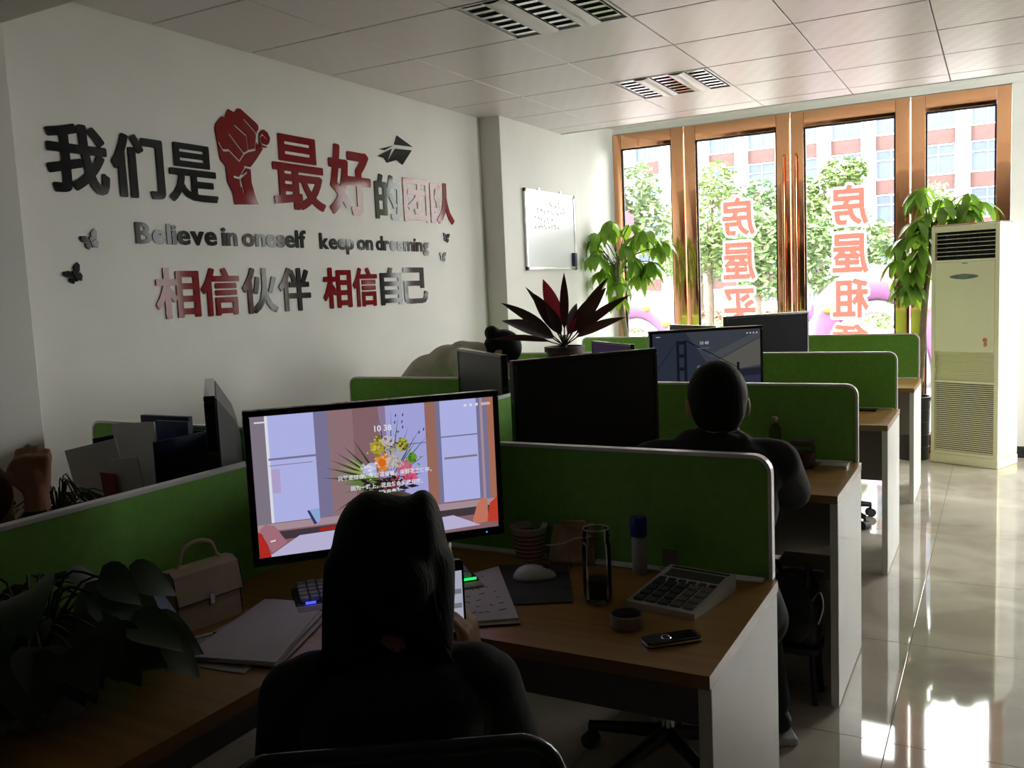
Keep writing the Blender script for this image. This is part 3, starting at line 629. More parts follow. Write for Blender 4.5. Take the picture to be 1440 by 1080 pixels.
butterfly(-0.482, 1.616, 0.085, 0.4, 'black butterfly cut-out at far left, the lower of the left pair')
butterfly(2.305, 1.842, 0.075, -0.2, 'black butterfly cut-out right of the English line, the upper of the right pair')
butterfly(2.249, 1.714, 0.075, -0.1, 'black butterfly cut-out at right, the lower of the right pair')
# ================================================================== whiteboard
BOARD = mat('whiteboard_enamel', (0.70, 0.72, 0.73), 0.35)
wb = thing('whiteboard', 'white magnetic board in aluminium frame hung on the wall pier', 'whiteboard', (CX, 3.135, 1.62))
b = B(); box(b, 0.003, 0.016, 0.008, 0.872, 0.008, 0.592); obj('board', b, BOARD, wb)
for nm, q in (('frame_rail', (0.0, 0.88, 0, 0.018)), ('frame_rail', (0.0, 0.88, 0.582, 0.6)), ('frame_rail', (0, 0.018, 0.018, 0.582)), ('frame_rail', (0.862, 0.88, 0.018, 0.582))):
    b = B(); box(b, 0.002, 0.022, q[0], q[1], q[2], q[3], bevel=0.003); obj(nm, b, ALU, wb)
for yy, zz in ((0, 0), (0, 0.58), (0.86, 0), (0.86, 0.58)): b = B(); box(b, 0.001, 0.0245, yy-0.003, yy+0.024, zz-0.003, zz+0.024, bevel=0.004); obj('corner_cap', b, SATIN, wb)
for yy in (0.25, 0.63): b = B(); box(b, 0.001, 0.008, yy, yy+0.03, 0.598, 0.622, bevel=0.002); obj('hanger', b, ALU, wb)
INK = mat('grey_marker_ink', (0.10, 0.10, 0.12), 0.6)
rnd = random.Random(5); b = B()
for row, (z, ya, n) in enumerate(((0.50, 0.40, 5), (0.44, 0.20, 9), (0.385, 0.14, 6), (0.33, 0.14, 8))):
    for i in range(n):
        yy = ya+i*0.058
        for s in range(3):
            p = (0.0168, yy+rnd.uniform(0, 0.03), z+rnd.uniform(-0.016, 0.016)); q = (0.0168, p[1]+rnd.uniform(-0.02, 0.02), p[2]+rnd.uniform(-0.014, 0.014)); cyl(b, p, q, 0.0018, n=5)
obj('handwriting', b, INK, wb)
er = thing('board_eraser', 'dark blue felt eraser stuck to the whiteboard corner', 'eraser', (CX+0.0225, 3.925, 1.645))
b = B(); box(b, 0, 0.028, 0, 0.045, 0, 0.11, bevel=0.005); obj('grip', b, mat('dark_blue_plastic', (0.015, 0.03, 0.08), 0.4), er)
b = B(); box(b, -0.004, 0.0, 0.002, 0.043, 0.002, 0.108); obj('felt', b, SATIN, er)
# ================================================================== vinyl lettering on the panes (reads from the street)
VR = mat('red_vinyl', (0.50, 0.05, 0.04), 0.5); VW = mat('white_vinyl', (0.60, 0.58, 0.58), 0.5)
for m_ in (VR, VW):                                               # daylight shines through the film
    n_ = m_.node_tree.nodes; l_ = m_.node_tree.links; pb = n_['Principled BSDF']; tr = n_.new('ShaderNodeBsdfTranslucent'); tr.inputs[0].default_value = (0.20, 0.052, 0.040, 1) if m_ is VR else (0.34, 0.33, 0.33, 1)
    mx = n_.new('ShaderNodeMixShader'); mx.inputs[0].default_value = 0.75; out = n_['Material Output']
    l_.new(pb.outputs[0], mx.inputs[1]); l_.new(tr.outputs[0], mx.inputs[2]); l_.new(mx.outputs[0], out.inputs[0])
def vinyl(ch, xc, zt, wdt, hgt, label):
    t = thing('window_character', label, 'window letter', (xc, YW+0.0325, zt-hgt), 0, 'red vinyl characters on the windows')
    off = 0.03; D, xs, ys, bb = glyph_sdf(ch); sx = wdt/(bb[1]-bb[0]+2*off); sy = hgt/(bb[3]-bb[2]+2*off); X_, Y_ = (xs-bb[0]+off)*sx, (ys-bb[2]+off)*sy
    MM = Matrix(((-1, 0, 0, wdt/2), (0, 0, 1, 0), (0, 1, 0, 0), (0, 0, 0, 1)))   # mirrored: the face is read from outside
    obj('letter', field_mesh(D-off, X_, Y_, MM, 0.0006, 0.0006), VR, t)
    obj('halo', field_mesh(np.maximum(D-off-0.062, -(D-off-0.001)), X_, Y_, MM, 0.0006, 0.0006), VW, t)
    return t
for (xc, s, nm) in ((1.278, '房屋买卖', 'second'), (2.20, '房屋租赁', 'third')):
    for i, ch in enumerate(s):
        vinyl(ch, xc, ((2.19, 1.80, 1.40, 1.0) if xc < 2 else (2.215, 1.815, 1.445, 1.065))[i], 0.285, 0.33, 'mirrored red character %s with white halo, %s on the %s pane' % (ch, ('topmost', 'second from top', 'third from top', 'lowest')[i], nm))
# ================================================================== monitors and things on the desks
EXPO = 2.0**vs.exposure/0.82
def scr(name, r, g, b_, k=1.0):
    c = srgb(r, g, b_); return emat('lit_'+name, c, k/EXPO)
GLOSSK = mat('glossy_black', (0.010, 0.010, 0.012), 0.12)
PANEL_OFF = mat('screen_off', (0.012, 0.012, 0.014), 0.45, spec=0.2)
def monitor(loc, ang, w, h, zt, label, screen, bez=0.016, chin=0.022, thick=0.03, base=True, bulge=0.03, desk_z=0.7497):
    t = thing('monitor', label, 'monitor', (loc[0], loc[1], desk_z), math.radians(ang), 'computer monitors')
    z1 = zt-desk_z; z0 = z1-h
    b = B()
    for q in ((-w/2, w/2, z1-bez, z1), (-w/2, w/2, z0, z0+chin), (-w/2, -w/2+bez, z0+chin, z1-bez), (w/2-bez, w/2, z0+chin, z1-bez)): box(b, q[0], q[1], -thick/2, thick/2, q[2], q[3], bevel=0.003)
    obj('bezel', b, GLOSSK, t)
    b = B(); box(b, -w/2+bez-0.002, w/2-bez+0.002, -thick/2+0.003, -thick/2+0.008, z0+chin-0.002, z1-bez+0.002); s_ = obj('screen', b, screen, t)
    b = B(); ra = []
    for yy, ins in ((thick/2-0.014, 0.004), (thick/2+0.004, 0.01), (thick/2+bulge*0.8, 0.09), (thick/2+bulge, 0.14)):
        x = w/2-ins; ra.append([b.verts.new(c) for c in ((-x, yy, z0+ins*0.9+0.004), (x, yy, z0+ins*0.9+0.004), (x, yy, z1-ins*0.9), (-x, yy, z1-ins*0.9))])
    for a, c in zip(ra, ra[1:]): bridge(b, a, c)
    b.faces.new(ra[-1]); b.faces.new(ra[0]); obj('back_shell', b, SATIN, t)
    b = B(); box(b, -0.035, 0.035, thick/2+bulge*0.7, thick/2+bulge*0.7+0.022, 0.008, z0+h*0.55, bevel=0.004); obj('stand_neck', b, SATIN, t)
    b = B(); prism(b, rrect(-0.12, 0.12, 0.035, 0.17, 0.05, 6), 0.0004, 0.010); obj('stand_base', b, SATIN, t)
    b = B(); cyl(b, (w/2-0.05, -thick/2-0.0006, z0+chin*0.5), (w/2-0.05, -thick/2+0.002, z0+chin*0.5), 0.0025, n=8); obj('power_light', b, emat('blue_led', (0.1, 0.3, 1.0), 0.4), t)
    return t, s_, (-w/2+bez, w/2-bez, z0+chin, z1-bez, -thick/2+0.003)
class Pic:
    """flat print on a lit screen: each shape lies on its own film a fraction of a millimetre in front of the last"""
    def __init__(s, scrn, ext): s.o = scrn; s.x0, s.x1, s.z0, s.z1, s.y = ext; s.n = 0
    def P(s, u, v): return (s.x0+u*(s.x1-s.x0), s.z0+v*(s.z1-s.z0))
    def poly(s, name, pts, m):
        s.n += 1; y = s.y-0.00006*s.n-0.0002; b = B(); b.faces.new([b.verts.new((s.P(u, v)[0], y, s.P(u, v)[1])) for u, v in pts]); bmesh.ops.triangulate(b, faces=b.faces[:]); obj(name, b, m, s.o)
    def polys(s, name, L, m):
        s.n += 1; y = s.y-0.00006*s.n-0.0002; b = B()
        for pts in L: b.faces.new([b.verts.new((s.P(u, v)[0], y, s.P(u, v)[1])) for u, v in pts])
        obj(name, b, m, s.o)
    def rect(s, name, u0, u1, v0, v1, m): s.poly(name, [(u0, v0), (u1, v0), (u1, v1), (u0, v1)], m)
    def text(s, name, st, u0, v0, m, w=None, h=None, off=0.0):
        s.n += 1; y = s.y-0.00006*s.n-0.0002; me = text_mesh(st, 1.0, off); x, z = s.P(u0, v0)
        W_ = w*(s.x1-s.x0) if w else None; H_ = h*(s.z1-s.z0) if h else None
        obj(name, fit_mesh(me, Matrix(((1, 0, 0, x), (0, 0, 1, y), (0, 1, 0, z), (0, 0, 0, 1))), W_, H_), m, s.o)
def leafp(u, v, du, dv, wd):
    n = math.hypot(du, dv); px_, pv = -dv/n*wd, du/n*wd
    return [(u, v), (u+du*0.45+px_*0.5, v+dv*0.45+pv), (u+du, v+dv), (u+du*0.45-px_*0.5, v+dv*0.45-pv)]
t, s_, ext = monitor((1.912, -1.025), 47.9, 0.648, 0.386, 1.222, 'large black monitor showing a vase of flowers in front of the long-haired woman', scr('wall_mauve', 140, 106, 112))
p = Pic(s_, ext); WT = scr('white', 235, 235, 245)
LAV = scr('lavender', 172, 174, 232); LAV2 = scr('lavender_bright', 186, 190, 244); LG = scr('lavender_grey', 128, 122, 158); GR = scr('grey_frame', 134, 124, 138); OR = scr('tan_mullion', 160, 112, 98); DK = scr('dark_sill', 70, 58, 66); PKT = scr('pale_sill', 176, 150, 160)
p.rect('left_frame', 0.0, 0.065, 0.2, 1, GR); p.rect('left_pane', 0.06, 0.245, 0.24, 1, LAV2); p.rect('left_frame', 0.245, 0.30, 0.2, 1, LG); p.rect('pane_edge', 0.055, 0.066, 0.24, 1, WT); 
p.rect('pane_smear', 0.068, 0.10, 0.45, 0.62, scr('pale_lilac', 186, 170, 214))
p.rect('rail', 0.06, 0.25, 0.685, 0.70, LG); p.rect('rail', 0.06, 0.23, 0.645, 0.65, GR)
p.rect('wall_light', 0.30, 0.40, 0.2, 1, scr('mauve_light', 150, 120, 126)); 
p.rect('mid_pane', 0.53, 0.72, 0.22, 1, LAV); p.rect('mid_frame', 0.505, 0.535, 0.24, 1, scr('mauve_frame', 150, 128, 160)); p.rect('mullion', 0.70, 0.76, 0.2, 1, OR); p.rect('mullion_edge', 0.745, 0.765, 0.2, 1, LG)
p.rect('right_pane', 0.765, 0.935, 0.235, 1, LAV2); p.rect('curtain', 0.925, 0.975, 0.18, 1, LG); p.rect('curtain_fold', 0.94, 0.952, 0.18, 1, PKT); p.rect('right_jamb', 0.972, 1.0, 0.18, 1, scr('orange_jamb', 176, 116, 92))
p.rect('rail', 0.765, 0.93, 0.725, 0.735, LG); p.rect('rail', 0.775, 0.92, 0.56, 0.575, GR); p.rect('rail', 0.53, 0.71, 0.70, 0.708, LG)
p.rect('sill', 0.0, 0.42, 0.185, 0.235, PKT); p.rect('sill', 0.6, 1.0, 0.165, 0.225, PKT); p.rect('sill_shadow', 0.0, 1.0, 0.115, 0.175, DK); p.rect('red_shelf', 0.24, 0.36, 0.14, 0.165, scr('red_shelf', 170, 40, 30))
p.poly('blue_book', [(0.195, 0.30), (0.245, 0.31), (0.245, 0.215), (0.225, 0.20)], scr('pale_blue', 150, 180, 226)); p.poly('book_spine', [(0.195, 0.30), (0.205, 0.30), (0.232, 0.20), (0.22, 0.195)], scr('navy', 50, 60, 110))
p.poly('table', [(0.03, 0.0), (0.50, 0.0), (0.50, 0.14), (0.16, 0.13)], scr('table_white', 196, 190, 226)); p.poly('table', [(0.68, 0.02), (0.92, 0.03), (0.80, 0.13), (0.68, 0.12)], scr('table_white', 196, 190, 226))
p.rect('floor_dark', 0.0, 0.03, 0, 0.05, DK)
p.poly('red_chair', [(0, 0), (0.045, 0.0), (0.03, 0.12), (0, 0.19)], scr('red_chair', 186, 44, 36)); p.poly('chair_back', [(0.005, 0.20), (0.03, 0.235), (0.065, 0.22), (0.11, 0.09), (0.05, 0.03)], scr('rose_chair', 172, 116, 130)); p.polys('chair_glint', [[(0.045, 0.115), (0.065, 0.12), (0.065, 0.11), (0.045, 0.105)]], WT)
p.poly('orange_chair', [(0.885, 0.07), (0.91, 0.2), (0.93, 0.235), (0.955, 0.22), (0.955, 0.05), (0.90, 0.04)], scr('peach_chair', 206, 122, 100)); p.poly('chair_side', [(0.95, 0.05), (0.965, 0.19), (1.0, 0.235), (1.0, 0.04)], scr('red_chair2', 200, 66, 46))
rnd = random.Random(11)
GA, GB, GC = scr('leaf_dark', 42, 66, 30), scr('leaf_mid', 96, 128, 56), scr('leaf_pale', 156, 172, 96)
p.polys('leaves', [leafp(0.50, 0.44, -0.22*math.cos(a)*rnd.uniform(0.7, 1), 0.34*math.sin(a)*rnd.uniform(0.7, 1), 0.014) for a in [math.radians(x) for x in (-75, -62, -50, -40, -28, -10, 4, 16, 26, 36, 46, 56)]], GB)
p.polys('leaves', [leafp(0.50, 0.46, -0.24*math.cos(a), 0.36*math.sin(a), 0.008) for a in [math.radians(x) for x in (-58, -34, 10, 22, 32, 42, 52, 64)]], GA)
p.polys('leaves', [leafp(0.49, 0.48, -0.17*math.cos(a), 0.26*math.sin(a), 0.011) for a in [math.radians(x) for x in (12, 24, 34, 44)]], GC)
p.polys('stems', [leafp(0.54, 0.46, dx, dy, 0.005) for dx, dy in ((0.02, 0.5), (0.05, 0.48), (-0.04, 0.53), (0.09, 0.38), (0.14, 0.36), (0.17, 0.3), (0.12, 0.27), (0.16, 0.16), (0.14, 0.02), (0.1, -0.05))], GA)
p.polys('buds', [leafp(0.54+dx, 0.46+dy, 0.004, 0.03, 0.006) for dx, dy in ((0.03, 0.40), (0.035, 0.45), (0.06, 0.40), (0.065, 0.45), (0.062, 0.36), (0.13, 0.31), (0.15, 0.33))], scr('bud', 40, 34, 66))
p.polys('dark_mass', [leafp(0.52+rnd.uniform(-0.08, 0.1), 0.40+rnd.uniform(-0.06, 0.06), rnd.uniform(-0.06, 0.06), rnd.uniform(-0.05, 0.05), 0.014) for i in range(46)], scr('dark_mass', 44, 34, 34))
def blob(name, u, v, r, m, k=11): p.poly(name, [(u+r*0.56*math.cos(2*PI*i/k)*rnd.uniform(0.8, 1.1), v+r*math.sin(2*PI*i/k)*rnd.uniform(0.8, 1.1)) for i in range(k)], m)
for u, v, r, c in ((0.46, 0.545, 0.05, (196, 200, 232)), (0.495, 0.70, 0.055, (176, 160, 50)), (0.54, 0.74, 0.05, (200, 190, 206)), (0.575, 0.66, 0.05, (176, 176, 190)), (0.60, 0.71, 0.045, (180, 180, 70)), (0.515, 0.585, 0.06, (226, 140, 60)), (0.545, 0.59, 0.05, (210, 190, 190)), (0.60, 0.53, 0.06, (204, 100, 140)), (0.625, 0.47, 0.05, (214, 96, 134)), (0.635, 0.60, 0.04, (104, 160, 50)), (0.575, 0.57, 0.035, (168, 180, 160)), (0.50, 0.77, 0.03, (120, 110, 60)), (0.56, 0.42, 0.03, (120, 40, 50))): blob('flower', u, v, r, scr('petal_%d_%d' % (c[0], c[2]), *c))
for u, v, r, cs, n_ in ((0.46, 0.545, 0.06, ((206, 208, 236), (180, 184, 226), (226, 228, 244)), 26), (0.498, 0.70, 0.06, ((186, 168, 60), (140, 126, 44), (206, 196, 96)), 22), (0.55, 0.72, 0.06, ((206, 196, 212), (170, 160, 180), (120, 110, 90)), 24), (0.60, 0.70, 0.055, ((170, 172, 70), (110, 120, 50), (96, 70, 50)), 22), (0.518, 0.588, 0.06, ((232, 150, 66), (222, 124, 44), (240, 180, 110)), 24), (0.55, 0.59, 0.045, ((214, 196, 190), (180, 168, 170)), 16), (0.605, 0.53, 0.06, ((212, 110, 148), (196, 84, 128), (230, 150, 176)), 26), (0.628, 0.47, 0.05, ((218, 96, 138), (190, 70, 100)), 18), (0.635, 0.60, 0.04, ((110, 168, 56), (70, 120, 40)), 14), (0.55, 0.42, 0.05, ((110, 40, 46), (60, 30, 34), (140, 60, 60)), 24)):
    for ci, c_ in enumerate(cs):
        p.polys('petals', [leafp(u+rnd.gauss(0, r*0.32), v+rnd.gauss(0, r*0.5), rnd.uniform(-0.018, 0.018), rnd.uniform(-0.03, 0.03), rnd.uniform(0.008, 0.016)) for q_ in range(n_//len(cs)+4)], scr('petals_%d_%d_%d' % c_, *c_))
blob('flower_heart', 0.508, 0.588, 0.03, scr('rose_heart', 230, 110, 30))
p.poly('vase', [(0.505, 0.24), (0.555, 0.24), (0.56, 0.38), (0.50, 0.38)], scr('vase', 96, 116, 60))
p.text('clock', '10 38', 0.485, 0.82, WT, h=0.045, off=0.02)
p.text('caption', '只管走过去，不必逗留着，采鲜花来保存，', 0.325, 0.485, WT, w=0.39, off=0.02); p.text('caption', '因为一路上，花自然会继续开放。', 0.375, 0.405, WT, w=0.30, off=0.02); p.text('caption', '《飞鸟集》', 0.485, 0.35, WT, w=0.09, off=0.015)
p.rect('status_line', 0.015, 0.055, 0.955, 0.965, WT)
for u in (0.875, 0.90, 0.925): blob('status_icon', u, 0.955, 0.012, WT)
p.rect('status_icon', 0.945, 0.985, 0.945, 0.965, scr('pale_pink', 220, 190, 190))
monitor((1.946, 0.222), 57.5, 0.643, 0.386, 1.232, 'black monitor with its screen off between the man and the flower-screen monitor', PANEL_OFF)
t, s_, ext = monitor((1.946, 1.775), 40.2, 0.633, 0.375, 1.235, 'monitor showing a grey bridge lock screen behind the man\'s head', scr('slate', 44, 50, 64), chin=0.018)
p = Pic(s_, ext)
p.poly('sky_band', [(0.3, 1), (1, 1), (1, 0.4), (0.55, 0.38)], scr('slate2', 62, 66, 74)); p.poly('light_cloud', [(0.45, 0.42), (1.0, 0.86), (1.0, 0.44), (0.62, 0.36)], scr('warm_grey', 92, 90, 84)); p.poly('cloud_band', [(0.5, 0.62), (1, 0.98), (1, 0.88), (0.62, 0.58)], scr('slate3', 76, 78, 82))
p.poly('hill', [(0.55, 0.30), (0.7, 0.37), (0.85, 0.385), (1.0, 0.40), (1.0, 0.28), (0.5, 0.26)], scr('hill', 36, 38, 46)); p.rect('water', 0, 1, 0, 0.28, scr('water', 46, 52, 72))
TW = scr('tower', 22, 24, 34); p.rect('tower', 0.215, 0.24, 0.05, 0.88, TW); p.rect('tower', 0.285, 0.31, 0.05, 0.88, TW)
for v in (0.2, 0.42, 0.62, 0.82): p.rect('tower_brace', 0.215, 0.31, v, v+0.05, TW)
p.rect('far_tower', 0.775, 0.80, 0.34, 0.50, TW); p.polys('cable', [[(0.0, 0.35), (0.22, 0.86), (0.22, 0.87), (0.0, 0.37)], [(0.31, 0.86), (0.78, 0.42), (0.78, 0.43), (0.31, 0.88)]], TW)
WT2 = scr('soft_white', 190, 190, 200); p.text('clock', '10 40', 0.435, 0.80, WT2, h=0.05, off=0.02); p.rect('date_line', 0.42, 0.52, 0.74, 0.75, scr('mid_white', 110, 112, 124))
p.text('caption', '人生就像一场旅行', 0.40, 0.45, WT2, w=0.15); p.text('caption', '不必在乎目的地', 0.40, 0.36, WT2, w=0.15); p.rect('status_line', 0.03, 0.07, 0.945, 0.955, WT2)
for u in (0.87, 0.90, 0.93, 0.96): p.rect('status_icon', u, u+0.015, 0.93, 0.95, WT2)
monitor((1.95, 3.16), 54.0, 0.70, 0.42, 1.247, 'dark monitor with screen off closest to the windows', mat('screen_antiglare', (0.010, 0.010, 0.012), 0.6, spec=0.05))
monitor((1.21, -0.915), -43.0, 0.60, 0.36, 1.235, 'monitor seen edge-on left of the flower screen', PANEL_OFF, bulge=0.06)
monitor((1.205, 0.70), -41.0, 0.64, 0.37, 1.207, 'dark grey monitor seen obliquely beside the bent-over woman', mat('screen_matte', (0.03, 0.03, 0.034), 0.4))
monitor((1.235, 2.22), -42.0, 0.54, 0.33, 1.135, 'monitor with a dim purple screen before the far green screen', scr('dim_purple', 52, 40, 62))
monitor((1.27, 3.72), -37.4, 0.55, 0.34, 1.155, 'far monitor of which only the top edge shows before the windows', mat('screen_matte', (0.03, 0.03, 0.034), 0.4))
# ---- keyboard
KEYG = mat('grey_keycaps', (0.36, 0.37, 0.38), 0.5)
def keyboard(loc, ang, label, m=KEYG, led=True):
    t = thing('keyboard', label, 'keyboard', (loc[0], loc[1], 0.7497), math.radians(ang), 'keyboards')
    b = B(); box(b, -0.225, 0.225, -0.07, 0.07, 0.0004, 0.018, bevel=0.004); obj('case', b, BLACK, t)
    b = B()
    for r in range(5):
        for c in range(18):
            if r == 0 and 4 < c < 11: continue
            x = -0.212+c*0.0236; y = -0.056+r*0.0236; box(b, x, x+0.0205, y, y+0.0205, 0.018, 0.029+0.002*r, bevel=0.002, seg=1)
    box(b, -0.212+5*0.0236, -0.212+10*0.0236+0.0205, -0.056, -0.0355, 0.018, 0.029, bevel=0.002, seg=1)
    obj('keys', b, m, t, kind='stuff')
    b = B(); box(b, -0.225, 0.225, -0.115, -0.075, 0.0004, 0.016, bevel=0.004); obj('wrist_rest', b, mat('beige_wrist_rest', (0.36, 0.28, 0.20), 0.6), t)
    if led:
        for x, c in ((0.18, (0.02, 0.9, 0.15)), (0.205, (0.02, 0.9, 0.15)), (-0.19, (0.08, 0.1, 1.0)), (-0.15, (0.08, 0.1, 1.0)), (0.12, (0.05, 0.8, 0.3))):
            b = B(); box(b, x-0.012, x+0.012, -0.0725, -0.068, 0.0185, 0.0235); obj('key_light', b, emat('led_%d' % int(c[1]*100+c[2]*10), c, 0.5), t)
    return t
keyboard((1.955, -1.085), 47, 'grey-keyed backlit keyboard under the flower-screen monitor')
keyboard((2.30, 0.47), 20, 'dark keyboard on the desk before the man', BLACK, False)
# ---- mouse mat, mouse, papers
def flat_poly(name, pts, z0, z1, m, **kw):
    b = B(); prism(b, pts, z0, z1); return obj(name, b, m, **kw)
DZ = 0.7497
flat_poly('mouse_pad', [(2.291, -1.072), (2.429, -0.996), (2.294, -0.732), (2.120, -0.815)], DZ+0.0003, DZ+0.0035, mat('green_grey_mat', (0.035, 0.045, 0.035), 0.7, var=0.3, vscale=20), label='dark patterned mouse pad under the white mouse', cat='mouse pad')
mo = thing('computer_mouse', 'white computer mouse on the dark mouse pad', 'mouse', (2.268, -0.875, DZ+0.0036), math.radians(-60))
MWH = mat('white_plastic', (0.62, 0.62, 0.60), 0.3)
b = B(); bmesh.ops.create_uvsphere(b, u_segments=20, v_segments=12, radius=1.0)
for v in b.verts:
    x, y, z = v.co; z = max(z, 0); v.co = (x*0.034*(1-0.12*y), y*0.056, z*0.034*(1-0.25*y)+0.0003)
obj('shell', b, MWH, mo, smooth='all')
b = B(); cyl(b, (-0.004, 0.028, 0.0255), (0.004, 0.028, 0.0255), 0.008, n=12); obj('scroll_wheel', b, SATIN, mo)
b = B(); tube(b, spline([(0, 0.054, 0.008), (-0.02, 0.085, 0.006), (-0.07, 0.10, 0.005), (-0.11, 0.10, 0.005)], 6), 0.0018, 6); obj('cable', b, SATIN, mo)
PAPER = mat('white_paper', (0.62, 0.60, 0.57), 0.8, var=0.04, vscale=15); PAPG = mat('grey_paper', (0.42, 0.42, 0.42), 0.8)
flat_poly('note_sheet', [(2.085, -1.015), (2.150, -0.860), (2.380, -1.163), (2.262, -1.235)], DZ+0.0038, DZ+0.0052, mat('cream_paper', (0.46, 0.40, 0.30), 0.8), label='cream note sheet lying lowest beside the woman\'s elbow', cat='paper')
ns = thing('note_pad', 'handwritten white note pad lying on the cream sheet', 'notepad', (0, 0, DZ+0.0054))
pp = [(2.078, -1.000), (2.142, -0.840), (2.368, -1.150), (2.258, -1.225)]
b = B(); prism(b, pp, 0.0, 0.005); obj('sheets', b, PAPER, ns)
b = B(); rnd = random.Random(9)
for r in range(7):
    for c in range(6):
        if rnd.random() < 0.35: continue
        u = 0.15+c*0.12+rnd.uniform(-0.03, 0.03); v = 0.12+r*0.12
        A_ = Vector(pp[0]).lerp(Vector(pp[1]), u); Bq = Vector(pp[3]).lerp(Vector(pp[2]), u); q = A_.lerp(Bq, v); d = Vector((rnd.uniform(0.004, 0.012), rnd.uniform(-0.004, 0.012)))
        cyl(b, (q.x, q.y, 0.0052), (q.x+d.x, q.y+d.y, 0.0052), 0.0012, n=5)
obj('handwriting', b, INK, ns)
rnd = random.Random(2); base_poly = [(1.823, -1.609), (1.738, -1.268), (1.905, -1.235), (2.035, -1.560)]
for i in range(5):
    dx, dy, a = rnd.uniform(-0.01, 0.012), rnd.uniform(-0.012, 0.01), rnd.uniform(-0.05, 0.05)
    c = Vector((1.885, -1.42)); pts = []
    for x, y in base_poly:
        v = Vector((x, y))-c; v.rotate(Matrix.Rotation(a, 2)); v = v*0.97+c+Vector((dx, dy)); pts.append((v.x, v.y))
    flat_poly('paper_sheaf', pts, DZ+0.0024+i*0.0026, DZ+0.0024+i*0.0026+0.0024, PAPG if i == 1 else PAPER, label=('white paper sheaf between handbag and woman, bottom one of the pile', 'greyish paper sheaf second from the bottom of the desk pile', 'white paper sheaf in the middle of the desk pile', 'white paper sheaf second from the top of the desk pile', 'white paper sheaf on top of the desk pile')[i], cat='paper', group='paper sheaves beside the handbag')
flat_poly('document_sleeve', [(1.775, -1.625), (1.745, -1.400), (1.90, -1.32), (1.99, -1.60)], DZ+0.0003, DZ+0.0021, PAPG, label='grey document sleeve sticking out under the paper pile', cat='folder')
# ---- paper cup
def stripe_mat(name, c0, c1, freq, lo, hi):
    m = bpy.data.materials.new(name); m.use_nodes = True; n = m.node_tree.nodes; l = m.node_tree.links; b_ = n['Principled BSDF']
    tc = n.new('ShaderNodeTexCoord'); sp = n.new('ShaderNodeSeparateXYZ'); l.new(tc.outputs['Object'], sp.inputs[0])
    mu = n.new('ShaderNodeMath'); mu.operation = 'MULTIPLY'; mu.inputs[1].default_value = freq; l.new(sp.outputs['Z'], mu.inputs[0])
    fr = n.new('ShaderNodeMath'); fr.operation = 'FRACT'; l.new(mu.outputs[0], fr.inputs[0])
    gt = n.new('ShaderNodeMath'); gt.operation = 'GREATER_THAN'; gt.inputs[1].default_value = 0.55; l.new(fr.outputs[0], gt.inputs[0])
    ma = n.new('ShaderNodeMath'); ma.operation = 'LESS_THAN'; ma.inputs[1].default_value = hi; l.new(sp.outputs['Z'], ma.inputs[0])
    m2 = n.new('ShaderNodeMath'); m2.operation = 'MULTIPLY'; l.new(gt.outputs[0], m2.inputs[0]); l.new(ma.outputs[0], m2.inputs[1])
    mx = n.new('ShaderNodeMix'); mx.data_type = 'RGBA'; l.new(m2.outputs[0], mx.inputs[0]); mx.inputs[6].default_value = (*c0, 1); mx.inputs[7].default_value = (*c1, 1); l.new(mx.outputs[2], b_.inputs['Base Color'])
    b_.inputs['Roughness'].default_value = 0.5; return m
cu = thing('paper_cup', 'paper cup with red and white stripes by the mouse pad', 'cup', (2.172, -0.715, DZ))
b = B(); lathe(b, [(0.036, 0.0004), (0.038, 0.004), (0.0495, 0.086), (0.0515, 0.088), (0.0515, 0.091), (0.0485, 0.091), (0.0475, 0.086), (0.0365, 0.008)], 28); b.faces.ensure_lookup_table(); obj('wall', b, stripe_mat('red_striped_paper', (0.55, 0.53, 0.50), (0.36, 0.035, 0.045), 84, 0, 0.072), cu, smooth=True)
b = B(); lathe(b, [(0.036, 0.05), (0.0425, 0.0505)], 28, cap0=True); 
b.free(); b = B(); cyl(b, (0, 0, 0.048), (0, 0, 0.052), 0.0415, n=28); obj('tea', b, mat('dark_tea', (0.05, 0.02, 0.01), 0.1), cu)
# ---- beige snack packet leaning on the screen
pk = thing('snack_packet', 'crumpled beige paper packet leaning on the green screen behind the bottle', 'packet', (2.30, -0.715, DZ), math.radians(12))
KRAFT = mat('kraft_paper', (0.34, 0.25, 0.12), 0.7, var=0.25, vscale=25, bump=0.5, bscale=40)
b = B(); g = []
for i in range(9):
    u = i/8; row = []
    for s in (-1, 1):
        for j in range(7):
            x = (j/6-0.5)*0.125*(1-0.12*u); th = 0.028*(1-u)**0.7*math.cos((j/6-0.5)*2.4)+0.002
            row.append(b.verts.new((x+random.uniform(-0.002, 0.002), 0.022*u+s*th+random.uniform(-0.002, 0.002), 0.001+0.098*u+0.01*(j/6-0.5)*u)))
    g.append(row[:7]+row[7:][::-1])
for a, c in zip(g, g[1:]): bridge(b, a, c)
b.faces.new(g[0]); b.faces.new(g[-1]); obj('pouch', b, KRAFT, pk, smooth='all')
b = B(); tube(b, spline([(-0.063, -0.035, 0.055), (-0.02, -0.042, 0.062), (0.02, -0.04, 0.078), (0.06, -0.03, 0.082)], 6), 0.0022, 6); obj('tie', b, mat('pale_cord', (0.6, 0.55, 0.42), 0.7), pk)
b = B(); box(b, -0.03, 0.035, 0.008, 0.022, 0.092, 0.112, bevel=0.002); obj('folded_top', b, KRAFT, pk)
